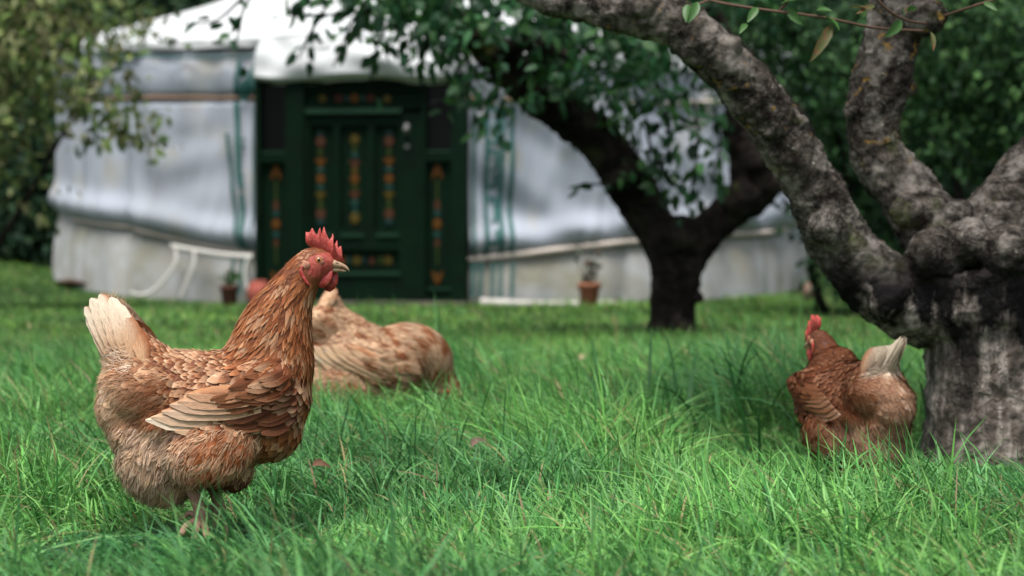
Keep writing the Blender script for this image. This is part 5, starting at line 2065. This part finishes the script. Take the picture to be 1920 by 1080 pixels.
pot(1105, 574, 14.1, .082, .165, 'terracotta flower pot with a spindly pink-flowered plant right of the door', m_terra,
    dict(stems=9, h=.26, spread=.10, leaves=7, flowers=4, leaf=.05, cols=[(.035, .05, .03), (.06, .05, .04), (.04, .07, .03)]))
pot(430, 575, 13.9, .068, .15, 'dull brown flower pot with a small green plant left of the door', m_terrab,
    dict(stems=5, h=.09, spread=.08, leaves=6, flowers=0, leaf=.06, cols=[(.03, .09, .03), (.05, .12, .03)]))
# round reddish pot left of the door, partly behind the front hen's neck
base = P(486, 575, 13.6)
base[2] = float(ground(base[0], 13.6))
t = thing('flower_pot', 'rounded red clay pot just left of the front hen\'s neck', 'flower pot', base, 'flower pots by the yurt')
V, q = lathe([(0, 0), (.045, 0), (.062, .02), (.083, .07), (.085, .12), (.070, .16), (.055, .175), (.060, .185), (.050, .19), (.040, .17)])
build('pot', V, [q], mat('red_clay', (.33, .075, .05), .7, .3, noise=(24, 4, (.22, .07, .05), .45, .7)), t)
V, q = lathe([(0, 0), (.09, 0), (.10, .014), (.085, .012), (0, .01)])
build('saucer', V + (0, 0, -.004), [q], m_terrab, t)

# stone by the right edge of the yurt
bm = bmesh.new()
bmesh.ops.create_icosphere(bm, subdivisions=3, radius=1)
sp = P(1523, 530, 15.0)
sp[2] = float(ground(sp[0], 15.0))
for v in bm.verts:
    k = 1 + .22 * mnoise.noise(v.co * 1.3 + Vector((4, 2, 1)))
    v.co = Vector((v.co.x * .075 * k, v.co.y * .09 * k, (v.co.z + .7) * .085 * k))
st = from_bm('stone', bm, mat('brown_stone', (.20, .125, .095), .9, .2, noise=(18, 5, (.11, .08, .06), .42, .7), bump=(50, .6, .008)))
st.location = sp
tag(st, 'small brown stone on the grass at the right end of the yurt', 'stone')

# bare soil strip at the left foot of the yurt
sl = G(90, 520)
bm = bmesh.new()
bmesh.ops.create_icosphere(bm, subdivisions=4, radius=1)
for v in bm.verts:
    k = 1 + .3 * mnoise.noise(v.co * 1.6)
    v.co = Vector((v.co.x * .55 * k, v.co.y * .5 * k, v.co.z * .055 * k))
o = from_bm('soil_heap', bm, mat('bare_soil', (.07, .05, .035), .95, .1, noise=(12, 5, (.12, .09, .06), .45, .7), bump=(40, 1, .02)))
o.location = (sl[0], 16.2, float(ground(sl[0], 16.2)) + .01)
tag(o, 'low strip of bare brown soil at the left foot of the yurt', 'soil')

# fallen leaves
FL = [(585, 838, 2.95, .024, 40, (.17, .09, .055), 'curled pinkish-brown leaf lying in the grass under the front hen\'s breast'),
      (240, 1046, 2.60, .030, -15, (.155, .085, .06), 'dry brown leaf on the clover at the lower left'),
      (1072, 742, 3.85, .028, 20, (.165, .08, .055), 'reddish-brown leaf in the grass between the pale hen and the right-hand hen'),
      (884, 806, 3.25, .026, 70, (.17, .11, .085), 'small brown leaf standing in the grass in the middle of the lawn'),
      (318, 650, 5.2, .05, 10, (.36, .26, .10), 'yellow leaf on the lawn just above the front hen\'s back'),
      (205, 598, 7.6, .06, -20, (.34, .26, .12), 'pale yellow leaf on the lawn beside the front hen\'s tail'),
      (1088, 655, 5.6, .034, 80, (.32, .25, .15), 'straw-coloured leaf in the grass left of the far apple tree')]
for px, py, Y, L_, rot_, c, lb in FL:
    me = leaf_mesh('fallen_leaf', L_ * 1.2, L_ * .85, .75, .6)
    o = link('fallen_leaf', me, mat('dead_leaf', c, .8, .2, noise=(90, 4, tuple(x * .55 for x in c), .45, .7), bump=(120, .6, .002), trans=.15))
    p = P(px, py, Y)
    g = float(ground(p[0], Y))
    p[2] = min(max(p[2], g + .006), g + .075)
    a = math.radians(rot_)
    o.matrix_world = orient(p, (math.cos(a), .2, math.sin(a) * .35), (-.2, -.75, .7), 1)
    tag(o, lb, 'leaf', 'fallen leaves')
